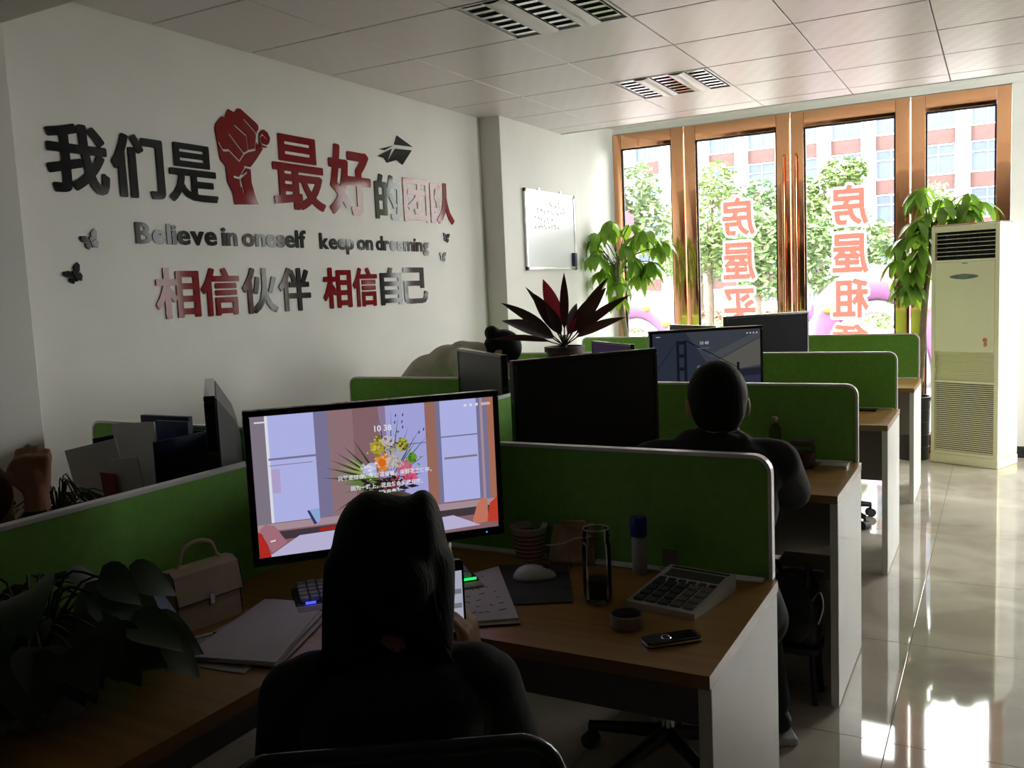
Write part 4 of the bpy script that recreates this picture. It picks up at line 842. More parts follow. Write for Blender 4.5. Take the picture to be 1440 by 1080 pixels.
# ---- glass tumbler with tea
TG = glass_mat('drinking_glass', (0.95, 0.95, 0.94), 1.35)
bt = thing('glass_bottle', 'tall clear glass bottle of dark tea without its lid', 'bottle', (2.480, -0.965, DZ))
b = B(); lathe(b, [(0.030, 0.0004), (0.0335, 0.006), (0.0335, 0.135), (0.031, 0.145), (0.030, 0.148), (0.0305, 0.172), (0.031, 0.176), (0.0285, 0.176), (0.0278, 0.15), (0.031, 0.132), (0.031, 0.012), (0.027, 0.010)], 28, cap1=True); obj('glass', b, TG, bt, smooth=True)
b = B(); lathe(b, [(0.0302, 0.0125), (0.0302, 0.055), (0.012, 0.056)], 24, cap1=True); obj('tea_leaves', b, mat('tea_leaf_mass', (0.035, 0.018, 0.010), 0.6, bump=0.8, bscale=120), bt)
b = B()
for zr_ in (0.004, 0.1755): tube(b, [((0.0297 if zr_ > 0.1 else 0.031)*math.cos(a*PI/12), (0.0297 if zr_ > 0.1 else 0.031)*math.sin(a*PI/12), zr_) for a in range(25)], 0.0016, 6, caps=False)
obj('glass_lip', b, mat('glass_edge_highlight', (0.45, 0.46, 0.45), 0.1), bt, smooth='all')  # pale rings put the bright highlight of the glass edges into colour
b = B(); tube(b, [(0.0312*math.cos(a*PI/12), 0.0312*math.sin(a*PI/12), 0.158) for a in range(25)], 0.0012, 6, caps=False); obj('screw_thread', b, TG, bt, smooth='all')
gl = thing('glue_bottle', 'clear glue bottle with blue cap standing against the screen', 'bottle', (2.498, -0.735, DZ))
b = B(); lathe(b, [(0.016, 0.0004), (0.019, 0.004), (0.019, 0.092), (0.014, 0.098)], 20, cap1=True); obj('bottle', b, mat('cloudy_plastic', (0.40, 0.42, 0.42), 0.3), gl, smooth=True)
b = B(); lathe(b, [(0.0205, 0.098), (0.0215, 0.101), (0.0215, 0.143), (0.019, 0.147)], 20, cap1=True); obj('cap', b, mat('blue_plastic', (0.015, 0.03, 0.26), 0.35), gl, smooth=True)
li = thing('bottle_lid', 'brushed steel bottle lid lying upside down near the phone', 'lid', (2.598, -1.085, DZ))
b = B(); lathe(b, [(0.0335, 0.0004), (0.0355, 0.003), (0.0355, 0.027), (0.0345, 0.030), (0.0315, 0.030), (0.031, 0.010)], 28, cap1=True); obj('rim', b, [mat('dull_steel', (0.30, 0.28, 0.27), 0.35, metal=0.8)], li, smooth=True)
b = B(); cyl(b, (0, 0, 0.0105), (0, 0, 0.014), 0.0305, n=24); obj('liner', b, BLACK, li)
# ---- calculator
ca = thing('calculator', 'white desktop calculator with tilted display on the wooden desk', 'calculator', (2.552, -0.972, DZ), math.radians(-9))
CW = 0.172; CL = 0.222; tilt = math.radians(6.5)
Mt = Matrix.Translation((0, 0, 0.0)) @ Matrix.Rotation(tilt, 4, 'X')
CASE = mat('calculator_white', (0.60, 0.58, 0.54), 0.45)
b = B(); prism(b, [(0, 0.0004), (0, 0.014), (CL*math.cos(tilt), 0.014+CL*math.sin(tilt)), (CL*math.cos(tilt), 0.0004)], 0, CW, Matrix(((0, 0, 1, 0), (1, 0, 0, 0), (0, 1, 0, 0), (0, 0, 0, 1)))); obj('case', b, CASE, ca)
Mc = Matrix.Translation((0, 0, 0.014)) @ Matrix.Rotation(tilt, 4, 'X')
b = B(); box(b, 0.016, CW-0.016, 0.158, 0.198, 0.0002, 0.0015, M=Mc); obj('display', b, mat('lcd_grey', (0.10, 0.11, 0.085), 0.25), ca)
b = B(); box(b, 0.012, CW-0.012, 0.206, 0.216, 0.0002, 0.001, M=Mc); obj('solar_strip', b, SATIN, ca)
KD = mat('dark_key', (0.045, 0.05, 0.055), 0.45); KG = mat('grey_key', (0.16, 0.16, 0.15), 0.45)
for c in range(6): b = B(); box(b, 0.012+c*0.026, 0.030+c*0.026, 0.134, 0.145, 0.0002, 0.004, bevel=0.001, M=Mc, seg=1); obj('key', b, KD, ca)
for r in range(4):
    for c in range(5): b = B(); box(b, 0.012+c*0.031, 0.037+c*0.031, 0.012+r*0.030, 0.036+r*0.030, 0.0002, 0.006, bevel=0.0015, M=Mc, seg=1); obj('key', b, KD if c < 3 else KG, ca)
# ---- mobile phone on the desk
mp_ = thing('mobile_phone', 'black keypad mobile phone with silver rim on the desk corner', 'phone', (2.712, -1.128, DZ), math.radians(43))
b = B(); prism(b, rrect(-0.060, 0.060, -0.024, 0.024, 0.012, 5), 0.0005, 0.011); obj('body', b, BLACK, mp_)
b = B(); prism(b, rrect(-0.061, 0.061, -0.025, 0.025, 0.013, 5), 0.004, 0.008); obj('rim', b, CHROME, mp_)
b = B(); box(b, 0.0, 0.052, -0.019, 0.019, 0.011, 0.0114); obj('screen', b, GLOSSK, mp_)
b = B(); tube(b, [(-0.012+0.009*math.cos(a*PI/6), 0.012*math.sin(a*PI/6), 0.0115) for a in range(13)], 0.0012, 6); obj('navigation_ring', b, CHROME, mp_)
for r in range(3):
    for c in range(4): b = B(); box(b, -0.056+c*0.0085, -0.050+c*0.0085, -0.017+r*0.012, -0.008+r*0.012, 0.011, 0.0119); obj('key', b, SATIN, mp_)
cd = thing('card_holder', 'small translucent card standing behind the calculator', 'card', (2.565, -0.694, DZ+0.0066), 0)
b = B(); box(b, -0.02, 0.022, -0.003, 0.0, 0.0, 0.052, bevel=0.001, seg=1); obj('card', b, mat('grey_card', (0.28, 0.29, 0.28), 0.5), cd)
b = B(); box(b, -0.024, 0.026, -0.012, 0.006, 0.0, 0.004); obj('foot', b, MWH, cd)
# ---- handbag
hb = thing('handbag', 'cream leather handbag with top handle standing by the green screen', 'handbag', (1.712, -1.424, DZ), math.radians(80.5))
LEA = mat('cream_leather', (0.60, 0.49, 0.33), 0.5, var=0.06, vscale=20, bump=0.15, bscale=250); PIP = mat('dark_piping', (0.03, 0.02, 0.015), 0.5)
hw = 0.082; prof = [(-0.005, 0.001), (-0.001, 0.0005), (0.068, 0.0005), (0.072, 0.004), (0.058, 0.12), (0.05, 0.135), (0.02, 0.135), (0.012, 0.122)]
MX = Matrix(((0, 0, 1, 0), (1, 0, 0, 0), (0, 1, 0, 0), (0, 0, 0, 1)))
b = B(); prism(b, prof, -hw, hw, MX); obj('body', b, LEA, hb)
fl_ = [(0.060, 0.128), (0.052, 0.139), (0.02, 0.140), (0.004, 0.130), (-0.010, 0.066), (-0.006, 0.064), (0.009, 0.127), (0.02, 0.1352), (0.05, 0.1352), (0.056, 0.126)]
b = B(); prism(b, fl_, -hw-0.003, hw+0.003, MX); bmesh.ops.triangulate(b, faces=[f for f in b.faces if len(f.verts) > 4]); obj('flap', b, LEA, hb)
for s in (-1, 1): b = B(); tube(b, [(s*(hw+0.003), y, z) for y, z in fl_[2:6]], 0.0016, 6); tube(b, [(s*hw, y, z) for y, z in ((-0.004, 0.002), (0.0, 0.06), (0.008, 0.11))], 0.0014, 6); obj('piping', b, PIP, hb)
b = B(); tube(b, [(-hw-0.003, -0.010, 0.065), (hw+0.003, -0.010, 0.065)], 0.0014, 6); obj('flap_edge', b, PIP, hb)
b = B(); tube(b, spline([(-0.058, 0.035, 0.139), (-0.048, 0.035, 0.150), (-0.036, 0.035, 0.180), (0.0, 0.035, 0.192), (0.036, 0.035, 0.180), (0.048, 0.035, 0.150), (0.062, 0.035, 0.139)], 6), 0.0045, 8); obj('handle', b, LEA, hb, smooth=True)
b = B(); box(b, -0.006, 0.006, -0.0135, -0.008, 0.05, 0.078, bevel=0.002); obj('clasp', b, CHROME, hb); b = B(); box(b, -0.009, 0.009, -0.0125, -0.008, 0.048, 0.066, bevel=0.002); obj('clasp_plate', b, mat('old_brass', (0.3, 0.2, 0.08), 0.35, metal=1), hb)
for s in (-1, 1): b = B(); tube(b, [(s*(hw+0.008)+0.006*math.cos(a*PI/5), 0.035, 0.128+0.006*math.sin(a*PI/5)) for a in range(11)], 0.0014, 6); obj('side_ring', b, CHROME, hb)
# pen in front of the bag
pn = thing('pen', 'silver pen lying between handbag and pothos', 'pen', (1.745, -1.53, DZ), math.radians(65))
b = B(); cyl(b, (-0.06, 0, 0.0048), (0.06, 0, 0.0048), 0.0045, n=10); obj('barrel', b, CHROME, pn, smooth=True); b = B(); cyl(b, (0.06, 0, 0.0048), (0.072, 0, 0.0048), 0.004, 0.001, n=10); obj('tip', b, BLACK, pn); b = B(); box(b, -0.055, -0.015, -0.0012, 0.0012, 0.009, 0.0105); obj('clip', b, CHROME, pn)
# ---- things on the other desks
cn = thing('drink_can', 'red drink can between the flower-screen monitor and the black monitor', 'can', (1.40, 0.42, DZ))
b = B(); lathe(b, [(0.026, 0.0004), (0.033, 0.008), (0.033, 0.115), (0.027, 0.124)], 24, cap1=True); obj('body', b, mat('red_can', (0.34, 0.02, 0.03), 0.3), cn, smooth=True)
b = B(); lathe(b, [(0.0275, 0.1235), (0.0285, 0.126), (0.026, 0.127)], 24, cap1=True); obj('rim', b, ALU, cn)
ja = thing('tea_jar', 'squat glass jar of brown tea on the man\'s desk', 'jar', (2.635, 0.69, DZ))
b = B(); lathe(b, [(0.040, 0.0004), (0.046, 0.006), (0.046, 0.080), (0.042, 0.088)], 24, cap1=False); obj('glass', b, TG, ja, smooth=True)
b = B(); lathe(b, [(0.0435, 0.006), (0.0435, 0.060)], 24, cap1=True); obj('tea', b, mat('brown_tea', (0.10, 0.04, 0.02), 0.3), ja)
b = B(); lathe(b, [(0.0435, 0.0885), (0.0455, 0.091), (0.0455, 0.104), (0.043, 0.107)], 24, cap1=True); obj('lid', b, mat('brown_lid', (0.12, 0.09, 0.07), 0.4), ja, smooth=True)
fb = thing('flask', 'slim bottle with chrome stopper against the green screen by the man', 'bottle', (2.515, 0.765, DZ))
b = B(); lathe(b, [(0.02, 0.0004), (0.023, 0.004), (0.023, 0.13), (0.012, 0.16)], 20, cap1=True); obj('body', b, mat('olive_glass', (0.06, 0.09, 0.03), 0.15), fb, smooth=True)
b = B(); lathe(b, [(0.013, 0.16), (0.015, 0.163), (0.015, 0.185), (0.010, 0.188)], 16, cap1=True); obj('stopper', b, CHROME, fb, smooth=True)
flat_poly('notebook', [(2.695, 0.690), (2.795, 0.690), (2.795, 0.783), (2.695, 0.783)], DZ+0.0004, DZ+0.012, MWH, label='closed white notebook at the edge of the man\'s desk', cat='notebook')
flat_poly('mobile_phone', rrect(2.60, 2.73, 2.225, 2.29, 0.008), DZ+0.0004, DZ+0.009, GLOSSK, label='black phone lying on the third aisle-side desk', cat='phone')
# ================================================================== plants
def leaf(bm, base, d, up, L, w, droop=0.3, fold=0.25, n=6, tipp=1.0, heart=False):
    """a blade with a folded midrib: d = direction, up = face normal"""
    d = Vector(d).normalized(); up = Vector(up); up = (up-d*up.dot(d)).normalized(); s = d.cross(up)
    rows = []; p = Vector(base); dd = d.copy()
    for i in range(n+1):
        u = i/n
        if heart: ww = w*(math.sin(PI*min(1, u*0.93+0.07)**0.62))*(1 if u < 0.97 else 0.3)
        else: ww = w*(math.sin(PI*(u**0.85))**0.85 if 0 < u < 1 else 0.03)
        ww = max(ww, 0.0008)
        uu = (up-dd*up.dot(dd)).normalized()
        rows.append([bm.verts.new(p+s*ww*0.5+uu*fold*ww*0.5), bm.verts.new(p), bm.verts.new(p-s*ww*0.5+uu*fold*ww*0.5)])
        dd = (dd-Vector((0, 0, 1))*droop/n).normalized(); p = p+dd*(L/n)
    for a, c in zip(rows, rows[1:]):
        for k in range(2): bm.faces.new((a[k], a[k+1], c[k+1], c[k]))
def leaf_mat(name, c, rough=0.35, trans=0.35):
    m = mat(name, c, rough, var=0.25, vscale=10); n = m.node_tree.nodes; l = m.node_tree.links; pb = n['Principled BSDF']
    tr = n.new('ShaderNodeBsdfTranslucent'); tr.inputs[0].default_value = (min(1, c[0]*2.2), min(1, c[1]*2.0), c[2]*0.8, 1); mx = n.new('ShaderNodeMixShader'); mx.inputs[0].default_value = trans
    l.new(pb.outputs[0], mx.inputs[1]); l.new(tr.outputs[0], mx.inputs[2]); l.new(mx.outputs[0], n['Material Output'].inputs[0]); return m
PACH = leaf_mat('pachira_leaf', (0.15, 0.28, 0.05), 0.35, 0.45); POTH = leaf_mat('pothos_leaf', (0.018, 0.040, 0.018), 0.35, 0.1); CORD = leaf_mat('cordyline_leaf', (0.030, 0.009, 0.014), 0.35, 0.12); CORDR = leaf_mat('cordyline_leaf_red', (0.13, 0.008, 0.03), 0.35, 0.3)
SOIL = mat('soil', (0.03, 0.02, 0.014), 0.95, bump=0.8, bscale=60); DSTEM = mat('dark_stem', (0.02, 0.035, 0.014), 0.6); STEM = mat('green_stem', (0.10, 0.14, 0.05), 0.6); TRUNK = mat('pale_trunk', (0.26, 0.20, 0.14), 0.8, var=0.2, vscale=20, bump=0.4, bscale=40)
def pot(t, r0, r1, h, m, z=0.0, ribs=0):
    b = B(); lathe(b, [(r0, z+0.0005), (r1, z+h-0.03), (r1+0.012, z+h-0.028), (r1+0.012, z+h), (r1-0.008, z+h), (r1-0.012, z+h-0.04)], 28); obj('pot', b, m, t, smooth=True)
    b = B(); cyl(b, (0, 0, z+h-0.045), (0, 0, z+h-0.03), r1-0.009, n=24); obj('soil', b, SOIL, t)
    for k in range(ribs):
        zz = z+h*(k+1)/(ribs+1); rr = r0+(r1-r0)*(zz-z)/h
        b = B(); tube(b, [((rr+0.002)*math.cos(a*PI/14), (rr+0.002)*math.sin(a*PI/14), zz) for a in range(29)], 0.004, 6); obj('pot_ring', b, m, t)
def clampv(bm, lim, loc):
    for v in bm.verts:
        if lim[0] is not None: v.co.x = max(v.co.x, lim[0]-loc[0]+0.004*random.random())
        if lim[1] is not None: v.co.y = min(v.co.y, lim[1]-loc[1]-0.004*random.random())
def money_tree(loc, label, trunkpts, clusters, seed, potm, pr=(0.10, 0.14, 0.30), leafL=0.19, lim=(None, None)):
    rnd = random.Random(seed); t = thing('potted_tree', label, 'plant', loc, 0, 'potted money trees')
    pot(t, pr[0], pr[1], pr[2], potm, ribs=4)
    sp = spline(trunkpts, 6); b = B(); tube(b, sp, [0.030-0.012*i/(len(sp)-1) for i in range(len(sp))], 10); obj('trunk', b, TRUNK, t, smooth='all')
    more = [(x_*0.8+rnd.uniform(-0.07, 0.07), y_+rnd.uniform(-0.05, 0.05), z_-rnd.uniform(0.02, 0.12)) for x_, y_, z_ in clusters]
    for (cx, cy_, cz) in clusters+more:
        c = Vector((cx, cy_, cz)); k0 = sp[-1-rnd.randint(0, 5)]
        b = B(); tube(b, spline([k0, (k0+c)/2+Vector((0, 0, 0.05)), c], 5), 0.005, 6); obj('stalk', b, STEM, t, smooth='all')
        out = Vector((cx-k0.x, cy_-k0.y, 0.02)); out = out.normalized() if out.length > 0.03 else Vector((1, 0, 0))
        n = rnd.randint(5, 7)
        for j in range(n):
            a = 2*PI*j/n+rnd.uniform(-0.2, 0.2); d = Vector((math.cos(a), math.sin(a), -0.25+rnd.uniform(-0.25, 0.2)))+out*0.35
            b = B(); leaf(b, c, d, (0, 0, 1), leafL*rnd.uniform(0.75, 1.15), 0.074*rnd.uniform(0.8, 1.15), rnd.uniform(1.2, 2.6), 0.2, 6); clampv(b, lim, loc); obj('leaf', b, PACH, t, smooth='all')
money_tree((0.50, 4.33, 0), 'tall potted money tree beside the whiteboard wall', [(0, 0, 0.26), (0.03, 0.02, 0.7), (-0.02, 0.0, 1.2), (-0.06, 0, 1.5), (-0.04, 0, 1.72)],
    [(-0.10, -0.02, 2.02), (-0.28, 0.05, 1.93), (0.06, 0.02, 1.98), (0.22, -0.05, 1.92), (-0.20, -0.08, 1.78), (0.06, -0.1, 1.80), (0.33, 0.02, 1.82), (-0.12, 0.05, 1.66), (0.12, -0.02, 1.64), (0.24, 0.0, 1.66), (-0.03, -0.05, 1.50), (-0.2, 0.0, 1.60)], 4, mat('brown_pot', (0.10, 0.05, 0.03), 0.5), lim=(CX+0.004, None), leafL=0.21)
money_tree((2.70, 4.86, 0), 'potted money tree squeezed behind the air conditioner', [(0.02, 0, 0.38), (0.06, 0.02, 0.8), (0.08, 0.03, 1.2), (0.12, 0.03, 1.6), (0.15, 0.03, 1.85)],
    [(0.06, 0.05, 2.12), (0.20, 0.05, 2.03), (0.38, 0.06, 2.05), (0.46, 0.06, 1.98), (0.04, -0.04, 1.86), (-0.06, 0.0, 1.74), (0.06, -0.04, 1.66), (-0.10, -0.02, 1.58), (0.04, 0.0, 1.48), (-0.03, -0.02, 1.40), (0.10, 0.05, 1.92), (0.30, 0.06, 1.98)], 9, mat('black_woven_pot', (0.012, 0.012, 0.013), 0.4), (0.115, 0.13, 0.50), 0.22, lim=(None, 5.06))
# red cordyline on the wall-side desk
t = thing('potted_cordyline', 'dark red leafed potted plant behind the black monitors', 'plant', (1.20, 1.62, DZ))
pot(t, 0.07, 0.10, 0.41, mat('dark_red_pot', (0.045, 0.012, 0.012), 0.5))
b = B(); tube(b, [(0, 0, 0.36), (0.005, 0, 0.44), (0.0, 0.005, 0.47)], 0.012, 8); obj('stem', b, STEM, t)
RV = Vector((0.877, 0.48, 0)); UP = Vector((0, 0, 1)); NV = Vector((0.48, -0.877, 0))
def cl(px_, py_, L, w, off=0.0, m=CORD, droop=0.15):
    d = RV*px_+UP*py_+NV*off; b = B(); base = Vector((0, 0, 0.43))+RV*px_*0.02
    leaf(b, base+d.normalized()*0.07, d+UP*0.06, NV+UP*0.2, L-0.05, w, droop*2.4, 0.3, 9); obj('leaf', b, m, t, smooth='all')
    b = B(); tube(b, [Vector((0, 0, 0.41)), base+d.normalized()*0.085], 0.0035, 6); obj('leaf_stalk', b, m, t)
for a in ((-0.31, 0.24, 0.40, 0.055, 0.1, CORD), (-0.33, 0.17, 0.42, 0.075, 0.25, CORD), (-0.17, 0.30, 0.37, 0.075, 0.2, CORD), (-0.09, 0.34, 0.36, 0.085, -0.1, CORDR), (-0.12, 0.28, 0.33, 0.06, 0.3, CORD), (0.01, 0.34, 0.36, 0.05, 0.0, CORD), (0.19, 0.27, 0.38, 0.085, 0.15, CORD), (0.23, 0.33, 0.43, 0.045, -0.1, CORD), (0.32, 0.25, 0.42, 0.05, 0.1, CORD), (0.31, 0.15, 0.37, 0.05, 0.2, CORD), (-0.36, 0.05, 0.40, 0.035, 0.1, CORD), (0.08, 0.22, 0.24, 0.03, 0.3, CORDR), (-0.2, 0.36, 0.42, 0.04, -0.25, CORD), (0.12, 0.3, 0.3, 0.05, -0.3, CORD)):
    cl(*a)
# pothos on the near desk
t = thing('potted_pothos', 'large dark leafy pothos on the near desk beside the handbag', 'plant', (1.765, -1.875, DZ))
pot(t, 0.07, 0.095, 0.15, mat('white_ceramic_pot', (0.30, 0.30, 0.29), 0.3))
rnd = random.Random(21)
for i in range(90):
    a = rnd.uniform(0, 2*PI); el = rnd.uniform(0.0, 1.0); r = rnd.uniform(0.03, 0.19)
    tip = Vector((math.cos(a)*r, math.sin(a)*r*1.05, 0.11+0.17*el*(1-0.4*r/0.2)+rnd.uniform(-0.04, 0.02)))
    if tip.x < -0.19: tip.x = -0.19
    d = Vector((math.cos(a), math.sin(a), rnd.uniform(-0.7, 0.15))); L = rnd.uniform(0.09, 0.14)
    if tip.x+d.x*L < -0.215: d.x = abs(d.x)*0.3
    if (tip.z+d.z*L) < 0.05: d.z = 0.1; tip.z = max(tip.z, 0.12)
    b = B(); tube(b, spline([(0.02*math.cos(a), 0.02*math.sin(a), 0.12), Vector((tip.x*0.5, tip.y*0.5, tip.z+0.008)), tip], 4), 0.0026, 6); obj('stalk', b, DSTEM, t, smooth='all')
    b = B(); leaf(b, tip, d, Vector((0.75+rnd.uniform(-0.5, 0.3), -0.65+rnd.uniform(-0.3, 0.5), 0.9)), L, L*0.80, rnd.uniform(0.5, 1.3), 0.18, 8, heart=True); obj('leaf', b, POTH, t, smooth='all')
# small leafy plant behind the spine screen
t = thing('potted_plant', 'small dark spindly plant behind the near green screen', 'plant', (1.10, -1.36, DZ))
pot(t, 0.06, 0.08, 0.14, mat('brown_pot', (0.10, 0.05, 0.03), 0.5)); rnd = random.Random(31)
for i in range(34):
    a = rnd.uniform(0, 2*PI); r = rnd.uniform(0.03, 0.17); tip = Vector((math.cos(a)*r, math.sin(a)*r, 0.18+rnd.uniform(0.0, 0.09)*(1-r/0.3)))
    tip.x = min(tip.x, 0.15)
    d = Vector((math.cos(a), math.sin(a), -0.2)); d.x = min(d.x, 0.2)
    b = B(); tube(b, spline([(0, 0, 0.11), (tip.x*0.4, tip.y*0.4, tip.z+0.04), tip], 4), 0.002, 6); obj('stalk', b, STEM, t)
    b = B(); leaf(b, tip, d, (0, 0, 1), rnd.uniform(0.06, 0.10), rnd.uniform(0.022, 0.038), 0.9, 0.2, 6); obj('leaf', b, POTH, t, smooth='all')
# ================================================================== files on the wall-side desk
NAVY = mat('navy_plastic', (0.018, 0.026, 0.075), 0.4, var=0.3, vscale=15)
fo = thing('document_box', 'navy blue document box standing against the wall-side green screen', 'file box', (0.775, -0.80, DZ))
for q, nm in (((-0.15, -0.144, -0.10, 0.13), 'side'), ((0.144, 0.15, -0.10, 0.13), 'side'), ((-0.144, 0.144, 0.124, 0.13), 'back'), ((-0.144, 0.144, -0.10, -0.094), 'front')):
    b = B(); box(b, q[0], q[1], q[2], q[3], 0.0005, 0.30 if nm != 'front' else 0.12, bevel=0.001, seg=1); obj(nm, b, NAVY, fo)
b = B(); box(b, -0.144, 0.144, -0.094, 0.124, 0.0005, 0.006); obj('base', b, NAVY, fo)
def leaning(name, x0, x1, y0, tilt_, zr, h, th, m, label, cat_, twist=0.0, group=None):
    t = thing(name, label, cat_, (fo.location.x, fo.location.y, DZ+0.0072+abs(math.sin(zr))*(x1-x0)/2 if y0 > -0.1 else DZ+0.0006+abs(math.sin(zr))*(x1-x0)/2), 0, group)
    M = Matrix.Translation(((x0+x1)/2, y0, 0)) @ Matrix.Rotation(zr, 4, 'Y') @ Matrix.Rotation(tilt_, 4, 'X')
    b = B(); ww = (x1-x0)/2; box(b, -ww, ww, 0, th, 0.0, h, bevel=0.001, seg=1, M=M); obj('cover', b, m, t)
    b = B(); box(b, -ww+0.004, ww-0.004, -0.0006, -0.0001, h*0.15, h*0.9, M=M); (obj('front_sheet', b, m, t) if m is not NAVY else b.free())
    return t
leaning('folder', -0.14, 0.10, 0.09, 0.0, 0.0, 0.345, 0.018, NAVY, 'tall navy folder at the back of the document box', 'folder')
leaning('folder', -0.02, 0.14, 0.05, 0.0, 0.0, 0.335, 0.015, mat('dark_blue_print', (0.03, 0.045, 0.13), 0.5, var=0.6, vscale=12), 'dark blue printed folder right inside the document box', 'folder')
leaning('envelope', -0.12, 0.09, -0.03, 0.0, -0.05, 0.335, 0.006, mat('white_envelope', (0.78, 0.79, 0.79), 0.6), 'white envelope standing highest inside the document box', 'envelope')
leaning('envelope', -0.14, 0.12, -0.16, 0.06, -0.20, 0.275, 0.008, mat('silver_envelope', (0.72, 0.73, 0.73), 0.5), 'wide silver-grey envelope tilted against the front of the document box', 'envelope')
leaning('envelope', 0.12, 0.25, -0.20, 0.08, -0.12, 0.265, 0.006, mat('pale_envelope', (0.78, 0.80, 0.80), 0.5), 'small pale envelope leaning at the right of the silver one', 'envelope')
leaning('red_card', 0.06, 0.13, -0.215, 0.10, 0.0, 0.225, 0.003, mat('dull_red_card', (0.30, 0.05, 0.04), 0.6), 'small red card between the leaning envelopes', 'card')
# ================================================================== air conditioner
CREAM = mat('aged_cream_plastic', (0.90, 0.86, 0.62), 0.4, var=0.03, vscale=3); CREAM2 = mat('cream_side_metal', (0.66, 0.64, 0.56), 0.4)
VOID = mat('dark_duct', (0.012, 0.010, 0.010), 0.7); BROWN = mat('dusty_shaded_duct', (0.07, 0.04, 0.02), 0.8)  # brown intake backing: dirt, with the shade behind the slats painted in
AW, AD, AH = 0.50, 0.335, 1.805
ac = thing('air_conditioner', 'tall cream floor-standing air conditioner beside the windows', 'air conditioner', (3.065, 4.648, 0), math.radians(-23))
def acb(nm, x0, x1, y0, y1, z0, z1, m, bev=0.004, parent=None): b = B(); box(b, x0, x1, y0, y1, z0, z1, bevel=bev); return obj(nm, b, m, parent or ac)
h = AW/2
acb('base', -h-0.004, h+0.004, -0.004, AD, 0.0005, 0.075, CREAM, 0.008)
acb('cabinet', -h+0.004, h, 0.05, AD, 0.076, AH, CREAM2, 0.008)
acb('front_stile', -h, -h+0.028, 0.0, 0.05, 0.076, AH, CREAM); acb('front_stile', h-0.034, h, 0.0, 0.05, 0.076, AH, CREAM)
acb('top_rail', -h+0.028, h-0.034, 0.0, 0.05, AH-0.045, AH, CREAM); fp = acb('front_panel', -h+0.0285, h-0.0345, 0.002, 0.05, 0.862, 1.535, CREAM)
acb('outlet_recess', -h+0.028, h-0.034, 0.035, 0.05, 1.536, AH-0.045, VOID, 0); acb('outlet_sill', -h+0.028, h-0.034, 0.0, 0.036, 1.536, 1.552, CREAM, 0.003)
for k in range(6): b = B(); box(b, -h+0.030, h-0.036, 0.004, 0.030, -0.0022, 0.0022, M=Matrix.Translation((0, 0, 1.582+k*0.031))); obj('outlet_blade', b, CREAM2, ac)
for k in range(4): b = B(); box(b, -h+0.10+k*0.08, -h+0.103+k*0.08, 0.030, 0.036, 1.555, AH-0.048); obj('inner_vane', b, SATIN, ac)
acb('grille_back', -h+0.028, h-0.034, 0.030, 0.05, 0.64, 0.861, CREAM, 0); acb('intake_recess', -h+0.028, h-0.034, 0.036, 0.05, 0.10, 0.639, BROWN, 0); acb('grille_sill', -h+0.028, h-0.034, 0.0, 0.05, 0.076, 0.10, CREAM, 0.003); acb('grille_rail', -h+0.028, h-0.034, 0.0, 0.03, 0.632, 0.646, CREAM, 0.003)
b = B(); box(b, -h+0.029, h-0.035, 0.006, 0.022, -0.0035, 0.0035, bevel=0.001, seg=1); sl = obj('intake_slat', b, CREAM, ac, loc=(0, 0, 0.108)).data
for k in range(1, 35): obj('intake_slat', sl, CREAM, ac, loc=(0, 0, 0.108+k*0.0153))
for k in range(12): obj('intake_slat', sl, CREAM, ac, loc=(0, 0.008, 0.662+k*0.0165))
b = B(); prism(b, [(0.105*math.cos(a*PI/16), 0.020*math.sin(a*PI/16)*(1-0.25*abs(math.cos(a*PI/16)))) for a in range(32)], 0, 0.004, Matrix(((1, 0, 0, -0.005), (0, 0, -1, 0.002), (0, 1, 0, 1.425), (0, 0, 0, 1)))); cp = obj('control_panel', b, mat('grey_panel', (0.14, 0.17, 0.17), 0.3), fp)
b = B(); box(b, -0.04, 0.03, -0.003, -0.002, 1.412, 1.438); obj('display', b, mat('panel_lcd', (0.22, 0.27, 0.27), 0.2), fp)
b = B(); box(b, -0.02, 0.02, 0.0008, 0.002, 1.520, 1.527); obj('badge', b, mat('grey_badge', (0.25, 0.25, 0.22), 0.3), fp)
STK = mat('orange_sticker', (0.60, 0.20, 0.08), 0.5)
for q, z, r in ((0.150, 0.955, 0.017), (0.153, 0.925, 0.014)):
    b = B(); prism(b, [(q+r*math.cos(a*PI/8), z+r*math.sin(a*PI/8)) for a in range(16)], 0, 0.0006, Matrix(((1, 0, 0, 0), (0, 0, -1, 0.002), (0, 1, 0, 0), (0, 0, 0, 1)))); obj('sticker', b, STK, fp)
b = B(); prism(b, [(0.142, 0.905), (0.158, 0.905), (0.166, 0.93), (0.14, 0.93)], 0, 0.0006, Matrix(((1, 0, 0, 0), (0, 0, -1, 0.002), (0, 1, 0, 0), (0, 0, 0, 1)))); obj('sticker', b, mat('pale_sticker', (0.6, 0.42, 0.3), 0.5), fp)
Mac = Rz(math.radians(-23), (3.065, 4.648, 0))
def on_ac(name, x0, x1, y0, y1, z0, z1, m, label, cat_):
    t = thing(name, label, cat_, (3.065, 4.648, 0), math.radians(-23)); b = B(); box(b, x0, x1, y0, y1, z0, z1, bevel=0.002); obj('cover', b, m, t)
    b = B(); box(b, x0+0.003, x1-0.003, y0-0.0008, y0+0.002, z0+0.003, z1-0.003); obj('page_edge', b, PAPER, t); return t
on_ac('red_folder', -0.25, 0.05, 0.01, 0.23, AH+0.0005, AH+0.014, mat('bright_red_card', (0.55, 0.03, 0.03), 0.5), 'bright red folder lying on top of the air conditioner', 'folder')
